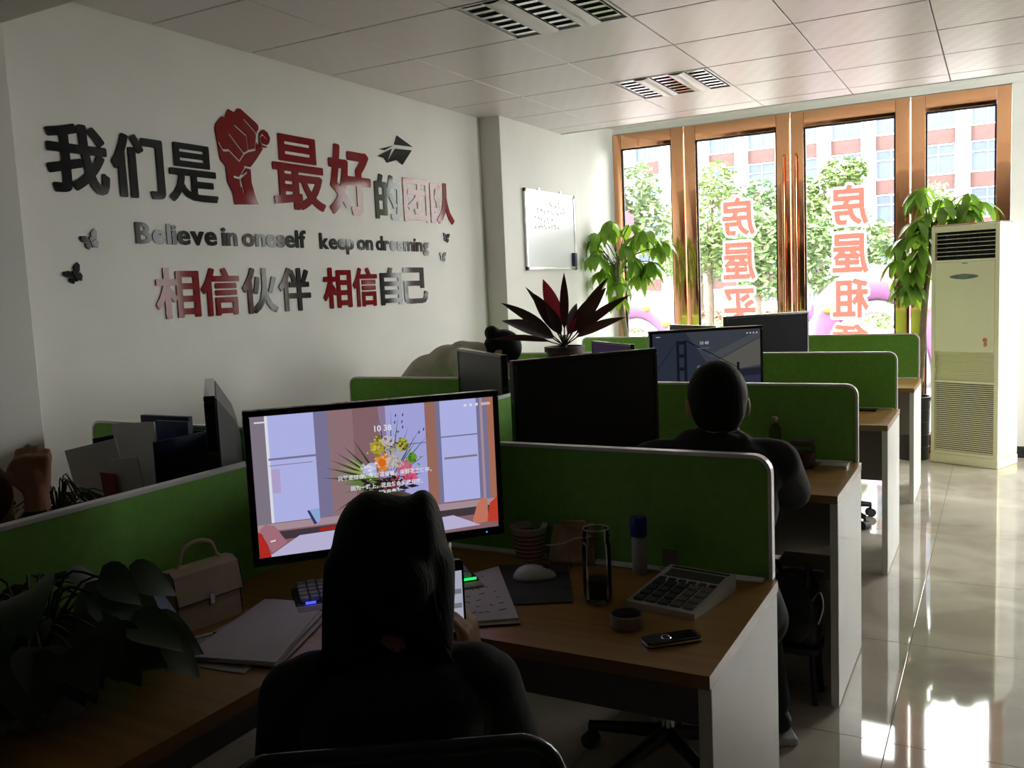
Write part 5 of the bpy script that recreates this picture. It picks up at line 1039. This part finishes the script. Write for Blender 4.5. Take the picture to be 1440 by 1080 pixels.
on_ac('document_folder', 0.06, 0.24, 0.02, 0.24, AH+0.0005, AH+0.010, mat('grey_card2', (0.25, 0.25, 0.26), 0.5), 'grey folder lying on top of the air conditioner beside the red one', 'folder')
# ================================================================== chairs
MESHF = mat('black_mesh_fabric', (0.012, 0.012, 0.013), 0.85, bump=0.2, bscale=500)
def office_chair(loc, rot, label, back_z=0.885, seat_z=0.45, bw=0.44):
    t = thing('office_chair', label, 'chair', (loc[0], loc[1], 0), rot, 'black office chairs')
    b = B(); prism(b, rrect(-0.23, 0.23, -0.20, 0.24, 0.07, 6), seat_z-0.05, seat_z-0.004); obj('seat', b, MESHF, t)
    b = B(); ra = []
    pts = rrect(-bw/2, bw/2, 0.0, back_z-seat_z-0.10, 0.07, 6)
    for dy in (0.0, 0.022): ra.append([b.verts.new((x, -0.235-dy-0.04*math.cos(x/bw*PI)+0.02, seat_z+0.10+z)) for x, z in pts])
    bridge(b, ra[0], ra[1]); b.faces.new(ra[0]); b.faces.new(ra[1]); bmesh.ops.triangulate(b, faces=[f for f in b.faces if len(f.verts) > 4]); obj('backrest', b, MESHF, t)
    b = B(); pp_ = [(x, -0.246-0.04*math.cos(x/bw*PI)+0.02, seat_z+0.10+z) for x, z in pts]; tube(b, pp_+pp_[:1], 0.013, 8, caps=False); obj('back_frame', b, GLOSSK, t, smooth='all')
    b = B(); box(b, -0.03, 0.03, -0.30, -0.262, seat_z-0.06, seat_z+0.28, bevel=0.006); box(b, -0.03, 0.03, -0.30, 0.05, seat_z-0.085, seat_z-0.05, bevel=0.006); obj('back_bracket', b, BLACK, t)
    b = B(); cyl(b, (0, 0, 0.09), (0, 0, seat_z-0.05), 0.022, n=14); obj('gas_lift', b, CHROME, t, smooth=True)
    for k in range(5):
        a = 2*PI*k/5+0.3; d = Vector((math.cos(a), math.sin(a), 0)); b = B(); tube(b, [d*0.02+Vector((0, 0, 0.115)), d*0.27+Vector((0, 0, 0.075))], [0.024, 0.016], 8); lg = obj('base_leg', b, BLACK, t, smooth=True)
        b = B(); c = d*0.27; s = Vector((-d.y, d.x, 0)); cyl(b, c+s*0.02+Vector((0, 0, 0.0265)), c-s*0.02+Vector((0, 0, 0.0265)), 0.026, n=14); cyl(b, c+Vector((0, 0, 0.04)), c+Vector((0, 0, 0.08)), 0.008, n=8); obj('caster', b, SATIN, lg)
    return t
A1 = math.radians(33)
office_chair((2.47, -1.725), A1, 'black office chair the long-haired woman sits on, at the bottom edge')
office_chair((2.42, -0.33), math.radians(15), 'black office chair the short-haired man sits on')
office_chair((2.35, 1.15), math.radians(10), 'empty black office chair at the third aisle-side desk')
office_chair((2.40, 2.75), math.radians(20), 'empty black office chair at the desk closest to the windows')
office_chair((0.93, -1.62), math.radians(-10), 'black office chair at the wall-side desk with folders')
office_chair((0.52, 1.34), math.radians(-55), 'black office chair the bun-haired woman sits on')
# ================================================================== under the man's desk
bx_ = thing('storage_box', 'pale cardboard box with raised flaps under the man\'s desk', 'box', (2.665, 0.57, 0))
CARD = mat('pale_cardboard', (0.66, 0.60, 0.50), 0.8)
for nm, q in (('side', (-0.11, -0.105, -0.15, 0.15, 0.0005, 0.40)), ('side', (0.105, 0.11, -0.15, 0.15, 0.0005, 0.40)), ('front', (-0.105, 0.105, -0.15, -0.145, 0.0005, 0.40)), ('back', (-0.105, 0.105, 0.145, 0.15, 0.0005, 0.40)), ('base', (-0.105, 0.105, -0.145, 0.145, 0.0005, 0.006))):
    b = B(); box(b, *q); obj(nm, b, CARD, bx_)
b = B(); box(b, -0.10, 0.10, 0, 0.004, 0, 0.08, M=Matrix.Translation((0, -0.15, 0.40)) @ Matrix.Rotation(0.9, 4, 'X')); obj('flap', b, MWH, bx_)
bg_ = thing('backpack', 'black backpack with looped straps hanging below the man\'s desk top', 'backpack', (2.675, 0.30, 0))
b = B(); bmesh.ops.create_uvsphere(b, u_segments=24, v_segments=16, radius=1.0)
for v in b.verts:
    x, y, z = v.co; f = lambda c, p: math.copysign(abs(c)**p, c); v.co = (f(x, 0.6)*0.095, f(y, 0.7)*0.075, 0.335+f(z, 0.55)*0.13-0.03*abs(x))
NYL = mat('black_nylon', (0.010, 0.010, 0.012), 0.45, bump=0.5, bscale=30); obj('bag', b, NYL, bg_, smooth='all')
b = B(); bmesh.ops.create_uvsphere(b, u_segments=20, v_segments=12, radius=1.0)
for v in b.verts: v.co = (v.co.x*0.07, -0.06+v.co.y*0.03, 0.29+v.co.z*0.07)
obj('front_pocket', b, NYL, bg_, smooth='all')
for s in (-0.05, 0.05): b = B(); tube(b, spline([(s, -0.05, 0.42), (s*1.2, -0.08, 0.47), (s*1.1, -0.04, 0.50), (s, 0.02, 0.45)], 6), 0.009, 6); obj('strap', b, NYL, bg_)
b = B(); tube(b, spline([(0.07, -0.06, 0.38), (0.10, -0.08, 0.42), (0.105, -0.05, 0.36), (0.09, -0.06, 0.30)], 6), 0.003, 6); obj('buckle_loop', b, ALU, bg_)
b = B(); cyl(b, (-0.04, 0.05, 0.0005), (-0.04, 0.05, 0.24), 0.05, 0.03, n=12); b.free()
st = thing('footstool', 'dark plastic stool under the black backpack', 'stool', (2.665, 0.315, 0))
b = B(); prism(b, rrect(-0.10, 0.10, -0.075, 0.075, 0.03), 0.18, 0.203); obj('seat', b, SATIN, st)
for sx in (-1, 1):
    for sy in (-1, 1): b = B(); cyl(b, (sx*0.085, sy*0.06, 0.0005), (sx*0.075, sy*0.052, 0.18), 0.011, n=8); obj('leg', b, SATIN, st)
dp = thing('dustpan', 'orange dustpan lying on the floor behind the last desk', 'dustpan', (2.45, 4.50, 0))
b = B(); box(b, -0.10, 0.10, -0.02, 0.16, 0.0005, 0.004); box(b, -0.10, 0.10, 0.155, 0.16, 0.004, 0.075); box(b, -0.10, -0.096, -0.02, 0.155, 0.004, 0.05); box(b, 0.096, 0.10, -0.02, 0.155, 0.004, 0.05); obj('tray', b, mat('orange_plastic', (0.65, 0.16, 0.04), 0.4), dp)
b = B(); cyl(b, (0, 0.16, 0.05), (0, 0.24, 0.09), 0.012, n=10); obj('handle', b, SATIN, dp)
# ================================================================== people
def body_mesh(name, prims, voxel, parent, mats, smooth_it=5):
    """one continuous surface grown round the tapered limbs; prims = (kind, a, ra, b, rb, material)"""
    b = B()
    for k in prims:
        if k[0] == 'c':
            _, p0, r0, p1, r1, mi = k; p0, p1 = Vector(p0), Vector(p1)
            bmesh.ops.create_icosphere(b, subdivisions=3, radius=r0, matrix=Matrix.Translation(p0)); bmesh.ops.create_icosphere(b, subdivisions=3, radius=r1, matrix=Matrix.Translation(p1)); cyl(b, p0, p1, r0, r1, n=24)
        else:
            _, c, rad, rot, _, mi = k; M = Matrix.Translation(Vector(c)) @ rot.to_4x4() @ Matrix.Diagonal((*rad, 1)); bmesh.ops.create_icosphere(b, subdivisions=4, radius=1.0, matrix=M)
    me0 = bpy.data.meshes.new('tmp'); b.to_mesh(me0); b.free(); o = bpy.data.objects.new('tmp', me0); COL.objects.link(o)
    md = o.modifiers.new('r', 'REMESH'); md.mode = 'VOXEL'; md.voxel_size = voxel
    ms = o.modifiers.new('s', 'SMOOTH'); ms.factor = 0.5; ms.iterations = smooth_it
    me = bpy.data.meshes.new_from_object(o.evaluated_get(bpy.context.evaluated_depsgraph_get())); bpy.data.objects.remove(o); bpy.data.meshes.remove(me0)
    n = len(me.polygons); C = np.empty(n*3); me.polygons.foreach_get('center', C); C = C.reshape(-1, 3); best = np.full(n, 1e9); mi_ = np.zeros(n, int)
    for k in prims:
        if k[0] == 'c':
            a, c = np.array(k[1]), np.array(k[3]); d = c-a; t = np.clip(((C-a)@d)/max(d@d, 1e-9), 0, 1); s = np.linalg.norm(C-(a+t[:, None]*d), axis=1)-(k[2]+t*(k[4]-k[2]))
        else:
            R_ = np.array(k[3]); q = (C-np.array(k[1]))@R_; r = np.array(k[2]); s = (np.linalg.norm(q/r, axis=1)-1)*r.min()
        w_ = s < best; best[w_] = s[w_]; mi_[w_] = k[5]
    me.materials.clear(); me.name = name
    o = obj(name, me, mats, parent, smooth='all'); o.data.polygons.foreach_set('material_index', mi_.astype(np.int32)); return o
I3 = Matrix.Identity(3)
def V3(x): return Vector(x)
def hand(prims, w, d, n, s, curl, mi, sc=1.0, spread=0.0, thumb=0.5):
    """palm, four fingers of unequal length and a thumb leaving the side of the palm; n = way the fingers curl"""
    w = V3(w); d = V3(d).normalized(); n = V3(n); n = (n-d*n.dot(d)).normalized(); t = d.cross(n)*s
    for k, off in enumerate((0.030, 0.010, -0.010, -0.029)):
        kn = w+d*(0.078-abs(k-1.2)*0.004)*sc+t*off*sc
        prims.append(('c', w+t*off*0.5*sc+d*0.01, 0.016*sc, kn, 0.0125*sc, mi))
        p = kn; dd = d+t*(1.5-k)*spread
        dd.normalize(); L = (0.042, 0.047, 0.043, 0.034)[k]*sc
        d0 = dd.copy(); th = 0.0
        for j, f in enumerate((1.0, 0.66, 0.52)):
            th += curl*(0.85, 1.15, 0.9)[j]; dd = d0*math.cos(th)+n*math.sin(th)
            q = p+dd*L*f; prims.append(('c', p, (0.0092-0.0009*j)*sc, q, (0.0086-0.0011*j)*sc, mi)); p = q
    b0 = w+d*0.022*sc+t*0.026*sc; b1 = b0+(d*0.6+t*0.75+n*thumb*0.5).normalized()*0.036*sc; b2 = b1+(d*0.75+n*thumb-t*0.25*thumb).normalized()*0.030*sc; b3 = b2+(d*0.6+n*thumb*1.2-t*0.5*thumb).normalized()*0.022*sc
    for a, c, r0, r1 in ((b0, b1, 0.0145, 0.0115), (b1, b2, 0.0108, 0.0098), (b2, b3, 0.0096, 0.0082)): prims.append(('c', a, r0*sc, c, r1*sc, mi))
def face(parent, c, rad, rot, skin, lip=(0.30, 0.08, 0.07)):
    """eyes, brows and mouth on the front of the head (local -> head frame, +y forward)"""
    M = Matrix.Translation(V3(c)) @ rot.to_4x4()
    for s in (-1, 1):
        b = B(); bmesh.ops.create_uvsphere(b, u_segments=12, v_segments=8, radius=0.011, matrix=M @ Matrix.Translation((s*0.030, rad[1]*0.86, 0.005))); obj('eye', b, mat('eye_white', (0.6, 0.58, 0.55), 0.2), parent, smooth='all')
        b = B(); bmesh.ops.create_uvsphere(b, u_segments=10, v_segments=6, radius=0.0055, matrix=M @ Matrix.Translation((s*0.030, rad[1]*0.86+0.0075, 0.005))); obj('iris', b, BLACK, parent, smooth='all')
        b = B(); tube(b, [M @ V3((s*(0.016+0.013*i), rad[1]*(0.93-0.05*i), 0.026+0.003*(1-abs(i-1)))) for i in range(3)], 0.003, 6); obj('eyebrow', b, HAIRK, parent)
    b = B(); tube(b, [M @ V3((x, rad[1]*0.86-abs(x)*0.3, -0.052)) for x in (-0.022, -0.01, 0, 0.01, 0.022)], [0.002, 0.0045, 0.0045, 0.0045, 0.002], 6); obj('lips', b, mat('lips', lip, 0.4), parent)
def head_prims(P, c, rad, rot, mi, ears=True):
    c = V3(c); P.append(('e', c, rad, rot, 0, mi)); f = lambda v: c+rot @ V3(v)
    P.append(('e', f((0, rad[1]*0.25, -rad[2]*0.45)), (rad[0]*0.78, rad[1]*0.72, rad[2]*0.62), rot, 0, mi))          # jaw
    P.append(('c', f((0, rad[1]*0.95, 0.0)), 0.008, f((0, rad[1]*1.08, -0.026)), 0.012, mi))                            # nose
    if ears:
        for s in (-1, 1): P.append(('e', f((s*(rad[0]+0.004), -0.012, -0.012)), (0.010, 0.018, 0.032), rot, 0, mi))
SKIN = mat('skin', (0.42, 0.23, 0.15), 0.5, var=0.08, vscale=14); SKIND = mat('skin_warm', (0.36, 0.15, 0.10), 0.5, var=0.1, vscale=14)
CLK = mat('black_knit', (0.0085, 0.0085, 0.009), 0.9, bump=0.4, bscale=18); CLN = mat('navy_jacket', (0.010, 0.011, 0.019), 0.85, bump=0.4, bscale=16); KHAKI = mat('khaki_coat', (0.52, 0.48, 0.41), 0.85, var=0.08, vscale=9, bump=0.6, bscale=12)
DENIM = mat('dark_trousers', (0.012, 0.013, 0.018), 0.9); SHOE = mat('navy_shoe', (0.012, 0.015, 0.035), 0.6); SOLE = mat('white_sole', (0.55, 0.55, 0.55), 0.6)
def hair_mat(name, c):
    m = mat(name, c, 0.62, spec=0.12); n = m.node_tree.nodes; l = m.node_tree.links; tc = n.new('ShaderNodeTexCoord'); mp = n.new('ShaderNodeMapping'); mp.inputs['Scale'].default_value = (120, 120, 6); l.new(tc.outputs['Object'], mp.inputs[0])
    t = n.new('ShaderNodeTexNoise'); t.inputs['Scale'].default_value = 1.0; l.new(mp.outputs[0], t.inputs['Vector']); bp = n.new('ShaderNodeBump'); bp.inputs['Strength'].default_value = 0.6; bp.inputs['Distance'].default_value = 0.004; l.new(t.outputs['Fac'], bp.inputs['Height']); l.new(bp.outputs['Normal'], n['Principled BSDF'].inputs['Normal']); return m
HAIRK = hair_mat('black_hair', (0.008, 0.0075, 0.0075)); HAIRB = hair_mat('brown_hair', (0.06, 0.022, 0.012))
def legs(P, y0, kneey, seat, mi, mshoe, spread=0.09, thigh=0.080, footx=None):
    for s in (-1, 1):
        x = s*spread; P += [('c', (x, y0, seat+0.07), thigh, (x*1.15, kneey, seat+0.05), thigh*0.78, mi), ('c', (x*1.15, kneey, seat+0.05), thigh*0.74, (x*1.15, kneey+0.02, 0.12), 0.042, mi),
                            ('c', (x*1.15, kneey+0.0, 0.052), 0.040, (x*1.2, kneey+0.15, 0.036), 0.034, mshoe)]
# ---- long-haired woman at the near desk
w1 = thing('person', 'long-haired person in black seen from behind, holding up a phone', 'person', (2.505, -1.80, 0), A1)
P = [('e', (0, 0.0, 0.54), (0.165, 0.13, 0.10), I3, 0, 2), ('c', (0, 0.0, 0.56), 0.135, (0, 0.03, 0.72), 0.125, 0), ('c', (-0.035, 0.04, 0.76), 0.115, (0.035, 0.04, 0.76), 0.115, 0), ('c', (-0.05, 0.055, 0.83), 0.10, (0.05, 0.055, 0.83), 0.10, 0),
     ('c', (-0.125, 0.075, 0.872), 0.062, (0.125, 0.075, 0.868), 0.062, 0), ('c', (-0.05, 0.08, 0.905), 0.055, (0.05, 0.08, 0.90), 0.055, 0), ('c', (0.005, 0.082, 0.90), 0.052, (0.015, 0.105, 0.99), 0.046, 1)]
rot1 = Matrix.Rotation(math.radians(-8), 3, 'X')
head_prims(P, (0.015, 0.128, 1.063), (0.074, 0.094, 0.106), rot1, 1)
P += [('c', (0.145, 0.075, 0.862), 0.056, (0.195, 0.15, 0.69), 0.046, 0), ('c', (0.195, 0.15, 0.69), 0.045, (0.138, 0.262, 0.785), 0.032, 0), ('c', (0.138, 0.262, 0.785), 0.026, (0.13, 0.268, 0.81), 0.025, 1),
      ('c', (-0.155, 0.075, 0.865), 0.058, (-0.20, 0.14, 0.70), 0.046, 0), ('c', (-0.20, 0.14, 0.70), 0.045, (-0.09, 0.27, 0.775), 0.032, 0)]
hand(P, (0.128, 0.270, 0.812), (-0.10, -0.02, 1.0), (-1.0, 0.35, 0.05), -1, 0.62, 1, 0.95, 0.0, 0.7)
hand(P, (-0.085, 0.278, 0.778), (0.5, 0.85, 0.05), (0, 0, -1), 1, 0.35, 1, 0.95)
legs(P, 0.02, 0.40, 0.45, 2, 3)
body_mesh('body', P, 0.0055, w1, [CLK, SKIN, DENIM, SHOE]); face(w1, (0.015, 0.128, 1.063), (0.074, 0.094, 0.106), rot1, SKIN)
Hh = [('e', (0.010, 0.112, 1.070), (0.086, 0.100, 0.098), rot1, 0, 0), ('e', (-0.022, 0.105, 1.080), (0.066, 0.092, 0.098), rot1, 0, 0), ('e', (0.058, 0.106, 1.088), (0.034, 0.080, 0.088), rot1, 0, 0),
      ('c', (-0.045, 0.075, 1.06), 0.056, (-0.062, 0.055, 0.955), 0.046, 0), ('c', (-0.062, 0.055, 0.955), 0.046, (-0.088, 0.060, 0.905), 0.028, 0), ('c', (-0.088, 0.055, 0.915), 0.026, (-0.112, 0.06, 0.885), 0.016, 0),
      ('c', (0.058, 0.080, 1.06), 0.048, (0.058, 0.055, 0.955), 0.040, 0), ('c', (0.058, 0.055, 0.955), 0.040, (0.066, 0.062, 0.91), 0.028, 0), ('c', (0.015, 0.045, 1.05), 0.060, (0.012, 0.042, 1.0), 0.036, 0)]
body_mesh('hair', Hh, 0.006, w1, [HAIRK], 16)
rnd = random.Random(17); b = B()
for i in range(70):
    s = -1 if i % 3 else 1; x = s*rnd.uniform(0.05, 0.105 if s < 0 else 0.075)+0.01; z0 = rnd.uniform(1.0, 1.1); tube(b, spline([(x*0.8, 0.06+rnd.uniform(-0.03, 0.04), z0), (x, 0.03+rnd.uniform(-0.01, 0.05), 0.97), (x*1.2-0.004, 0.025+rnd.uniform(0, 0.04), 0.92), (x*1.3, 0.03+rnd.uniform(0, 0.05), 0.885+rnd.uniform(-0.02, 0.01))], 4), 0.0018, 4)
obj('hair_strands', b, HAIRK, w1, kind='stuff')
b = B(); tube(b, [(0.09, 0.12, 1.07), (0.098, 0.13, 1.072), (0.098, 0.16, 1.07)], 0.002, 6); obj('glasses_arm', b, ALU, w1)
ph = thing('smartphone', 'lit smartphone held up in the long-haired person\'s hand', 'phone', w1.matrix_basis @ V3((0.085, 0.262, 0.868)), A1+math.radians(12))
b = B(); prism(b, rrect(-0.034, 0.034, 0, 0.142, 0.009, 4), -0.004, 0.004, Matrix(((1, 0, 0, 0), (0, 0, 1, 0), (0, 1, 0, 0), (0, 0, 0, 1)))); obj('case', b, GLOSSK, ph)
b = B(); box(b, -0.030, 0.030, -0.0048, -0.0042, 0.012, 0.122); sc_ = obj('screen', b, scr('phone_white', 176, 178, 196), ph)
for i in range(6): b = B(); x = -0.022 if i % 2 else 0.002; box(b, x, x+0.026, -0.0053, -0.0049, 0.028+i*0.013, 0.037+i*0.013); obj('message_bubble', b, scr('bubble_green', 90, 170, 80) if i % 2 else scr('bubble_grey', 120, 122, 130), sc_)
# ---- short-haired man at the second desk
A2 = math.radians(27)
w2 = thing('person', 'short-haired person in dark navy jacket seen from behind at the second desk', 'person', (2.60, -0.37, 0), A2)
P = [('e', (0, -0.03, 0.55), (0.175, 0.14, 0.11), I3, 0, 2), ('c', (0, -0.03, 0.58), 0.15, (0, 0.0, 0.76), 0.145, 0), ('c', (-0.05, 0.02, 0.84), 0.125, (0.05, 0.02, 0.84), 0.125, 0), ('c', (-0.08, 0.03, 0.92), 0.105, (0.08, 0.03, 0.92), 0.105, 0),
     ('c', (-0.152, 0.045, 0.972), 0.066, (0.152, 0.045, 0.962), 0.066, 0), ('c', (-0.06, 0.045, 1.0), 0.062, (0.06, 0.045, 0.995), 0.06, 0), ('c', (0.01, 0.05, 0.99), 0.058, (0.018, 0.07, 1.07), 0.054, 1)]
rot2 = Matrix.Rotation(math.radians(-6), 3, 'Z') @ Matrix.Rotation(math.radians(-14), 3, 'X'); hc2 = (0.022, 0.092, 1.128); hr2 = (0.079, 0.098, 0.110)
head_prims(P, hc2, hr2, rot2, 1)
for a in range(12):
    t0, t1 = 2*PI*a/12, 2*PI*(a+1)/12; P.append(('c', (0.012+0.066*math.cos(t0), 0.055+0.060*math.sin(t0), 1.022-0.018*math.sin(t0)), 0.014, (0.012+0.066*math.cos(t1), 0.055+0.060*math.sin(t1), 1.022-0.018*math.sin(t1)), 0.014, 0))
P += [('c', (0.178, 0.045, 0.955), 0.068, (0.262, 0.20, 0.835), 0.060, 0), ('c', (0.262, 0.20, 0.835), 0.060, (0.20, 0.44, 0.795), 0.040, 0), ('c', (0.20, 0.44, 0.795), 0.03, (0.19, 0.47, 0.79), 0.028, 1),
      ('c', (-0.178, 0.045, 0.965), 0.068, (-0.25, 0.18, 0.80), 0.058, 0), ('c', (-0.25, 0.18, 0.80), 0.056, (-0.08, 0.42, 0.80), 0.040, 0)]
hand(P, (0.19, 0.475, 0.788), (-0.15, 1, -0.1), (0, 0, -1), 1, 0.35, 1, 1.05); hand(P, (-0.075, 0.43, 0.80), (0.2, 1, -0.15), (0, 0, -1), -1, 0.35, 1, 1.05)
P += [('c', (-0.095, -0.02, 0.52), 0.088, (-0.11, 0.42, 0.50), 0.068, 2), ('c', (-0.11, 0.42, 0.50), 0.064, (-0.11, 0.44, 0.12), 0.042, 2), ('c', (-0.11, 0.42, 0.062), 0.040, (-0.115, 0.57, 0.056), 0.034, 3),
      ('c', (0.10, -0.02, 0.52), 0.088, (0.185, 0.39, 0.51), 0.068, 2), ('c', (0.185, 0.39, 0.51), 0.064, (0.235, 0.29, 0.12), 0.042, 2), ('c', (0.235, 0.27, 0.062), 0.040, (0.245, 0.40, 0.056), 0.034, 3)]
body_mesh('body', P, 0.006, w2, [CLN, SKIN, DENIM, SHOE]); face(w2, hc2, hr2, rot2, SKIN)
f2 = lambda v: V3(hc2)+rot2 @ V3(v)
body_mesh('hair', [('e', f2((0, -0.014, 0.020)), (0.086, 0.098, 0.104), rot2, 0, 0), ('e', f2((0, -0.030, -0.015)), (0.078, 0.076, 0.085), rot2, 0, 0), ('e', f2((0, 0.03, 0.055)), (0.07, 0.075, 0.065), rot2, 0, 0)], 0.006, w2, [HAIRK], 6)
b = B()
for s in (-1, 1): tube(b, [f2((s*0.086, -0.02, 0.012)), f2((s*0.087, 0.03, 0.016)), f2((s*0.078, 0.095, 0.014))], 0.0022, 6)
obj('glasses', b, BLACK, w2)
for xx, yy in ((-0.112, 0.375), (0.24, 0.215)): b = B(); box(b, xx-0.043, xx+0.043, yy, yy+0.23, 0.0006, 0.026, bevel=0.008); obj('shoe_sole', b, SOLE, w2)
# ---- bun-haired woman bent over the wall-side desk
A3 = math.radians(-58); w3 = thing('person', 'person in khaki coat with hair in a bun, bent forward over the desk', 'person', (0.40, 1.20, 0), A3)
P = [('e', (0, 0.02, 0.56), (0.17, 0.15, 0.12), I3, 0, 2), ('c', (0, 0.02, 0.62), 0.16, (0, 0.06, 0.84), 0.155, 0), ('c', (0, 0.06, 0.86), 0.16, (0, 0.16, 1.0), 0.15, 0), ('c', (-0.04, 0.26, 1.06), 0.135, (0.04, 0.26, 1.06), 0.135, 0), ('c', (-0.13, 0.34, 1.10), 0.085, (0.13, 0.34, 1.10), 0.085, 0), ('c', (0, 0.34, 1.12), 0.095, (0, 0.42, 1.13), 0.075, 0), ('c', (0, 0.40, 1.10), 0.05, (0, 0.48, 1.13), 0.05, 1),
     ('c', (-0.07, 0.40, 1.115), 0.045, (0.07, 0.40, 1.115), 0.045, 0)]
rot3 = Matrix.Rotation(math.radians(-62), 3, 'X'); hc3 = (0, 0.555, 1.14); hr3 = (0.076, 0.096, 0.108); head_prims(P, hc3, hr3, rot3, 1)
P += [('c', (0.16, 0.34, 1.09), 0.078, (0.24, 0.42, 0.86), 0.06, 0), ('c', (0.24, 0.42, 0.86), 0.058, (0.20, 0.62, 0.80), 0.045, 0), ('c', (-0.16, 0.34, 1.09), 0.078, (-0.24, 0.42, 0.86), 0.06, 0), ('c', (-0.24, 0.42, 0.86), 0.058, (-0.12, 0.62, 0.80), 0.045, 0)]
hand(P, (0.20, 0.63, 0.797), (-0.2, 1, -0.05), (0, 0, -1), 1, 0.3, 1); hand(P, (-0.12, 0.63, 0.797), (0.2, 1, -0.05), (0, 0, -1), -1, 0.3, 1)
legs(P, 0.04, 0.42, 0.45, 2, 3); body_mesh('body', P, 0.007, w3, [KHAKI, SKIN, DENIM, SHOE]); face(w3, hc3, hr3, rot3, SKIN)
f3 = lambda v: V3(hc3)+rot3 @ V3(v)
body_mesh('hair', [('e', f3((0, -0.014, 0.016)), (0.088, 0.104, 0.110), rot3, 0, 0), ('c', f3((0, -0.09, 0.0)), 0.035, f3((0, -0.115, -0.005)), 0.028, 0), ('c', f3((0.012, -0.112, 0.012)), 0.040, f3((-0.012, -0.118, 0.008)), 0.041, 0)], 0.006, w3, [HAIRK], 6)
b = B(); tube(b, [f3((0.036*math.cos(a*PI/8), -0.092, 0.004+0.042*math.sin(a*PI/8))) for a in range(17)], 0.006, 6); obj('hair_tie', b, mat('hair_tie', (0.16, 0.18, 0.24), 0.6), w3)
# ---- person at the left edge with a raised fist
A4 = math.radians(-12); w4 = thing('person', 'person at the left edge with brown hair and raised fist behind the screen', 'person', (0.985, -1.70, 0), A4)
P = [('e', (0, 0.0, 0.54), (0.165, 0.13, 0.10), I3, 0, 2), ('c', (0, 0.0, 0.56), 0.135, (0, 0.04, 0.70), 0.125, 0), ('c', (-0.04, 0.07, 0.77), 0.11, (0.04, 0.07, 0.77), 0.11, 0), ('c', (-0.125, 0.10, 0.83), 0.06, (0.125, 0.10, 0.83), 0.06, 0), ('c', (0.0, 0.10, 0.86), 0.05, (0.02, 0.12, 0.94), 0.045, 1)]
rot4 = Matrix.Rotation(math.radians(-20), 3, 'X'); hc4 = (0.045, 0.150, 1.005); hr4 = (0.074, 0.094, 0.106); head_prims(P, hc4, hr4, rot4, 1)
P += [('c', (0.155, 0.10, 0.825), 0.056, (0.235, 0.22, 0.775), 0.045, 0), ('c', (0.235, 0.22, 0.775), 0.044, (0.21, 0.238, 0.985), 0.034, 0), ('c', (0.21, 0.238, 0.985), 0.030, (0.21, 0.24, 1.05), 0.028, 1), ('c', (-0.155, 0.10, 0.825), 0.056, (-0.22, 0.20, 0.76), 0.045, 0), ('c', (-0.22, 0.20, 0.76), 0.044, (-0.10, 0.42, 0.79), 0.032, 0)]
P.append(('e', (0.205, 0.243, 1.085), (0.030, 0.036, 0.040), I3, 0, 1)); hand(P, (0.21, 0.24, 1.045), (0.0, -0.05, 1), (-0.85, 0.5, 0), 1, 1.3, 1, 1.08, 0.0, 0.9); hand(P, (-0.10, 0.43, 0.79), (0.2, 1, -0.1), (0, 0, -1), -1, 0.3, 1)
legs(P, 0.02, 0.40, 0.45, 2, 3); body_mesh('body', P, 0.0055, w4, [CLK, SKIND, DENIM, SHOE]); face(w4, hc4, hr4, rot4, SKIN)
f4 = lambda v: V3(hc4)+rot4 @ V3(v)
body_mesh('hair', [('e', f4((0, -0.016, 0.016)), (0.088, 0.102, 0.108), rot4, 0, 0), ('c', f4((-0.05, -0.05, -0.02)), 0.05, f4((-0.06, -0.05, -0.16)), 0.04, 0), ('c', f4((0.055, -0.04, -0.02)), 0.048, f4((0.065, -0.03, -0.17)), 0.036, 0), ('c', f4((0, -0.07, -0.03)), 0.05, f4((0, -0.07, -0.16)), 0.04, 0), ('c', f4((0, -0.04, 0.10)), 0.03, f4((0.0, -0.05, 0.125)), 0.024, 0)], 0.006, w4, [HAIRB], 6)
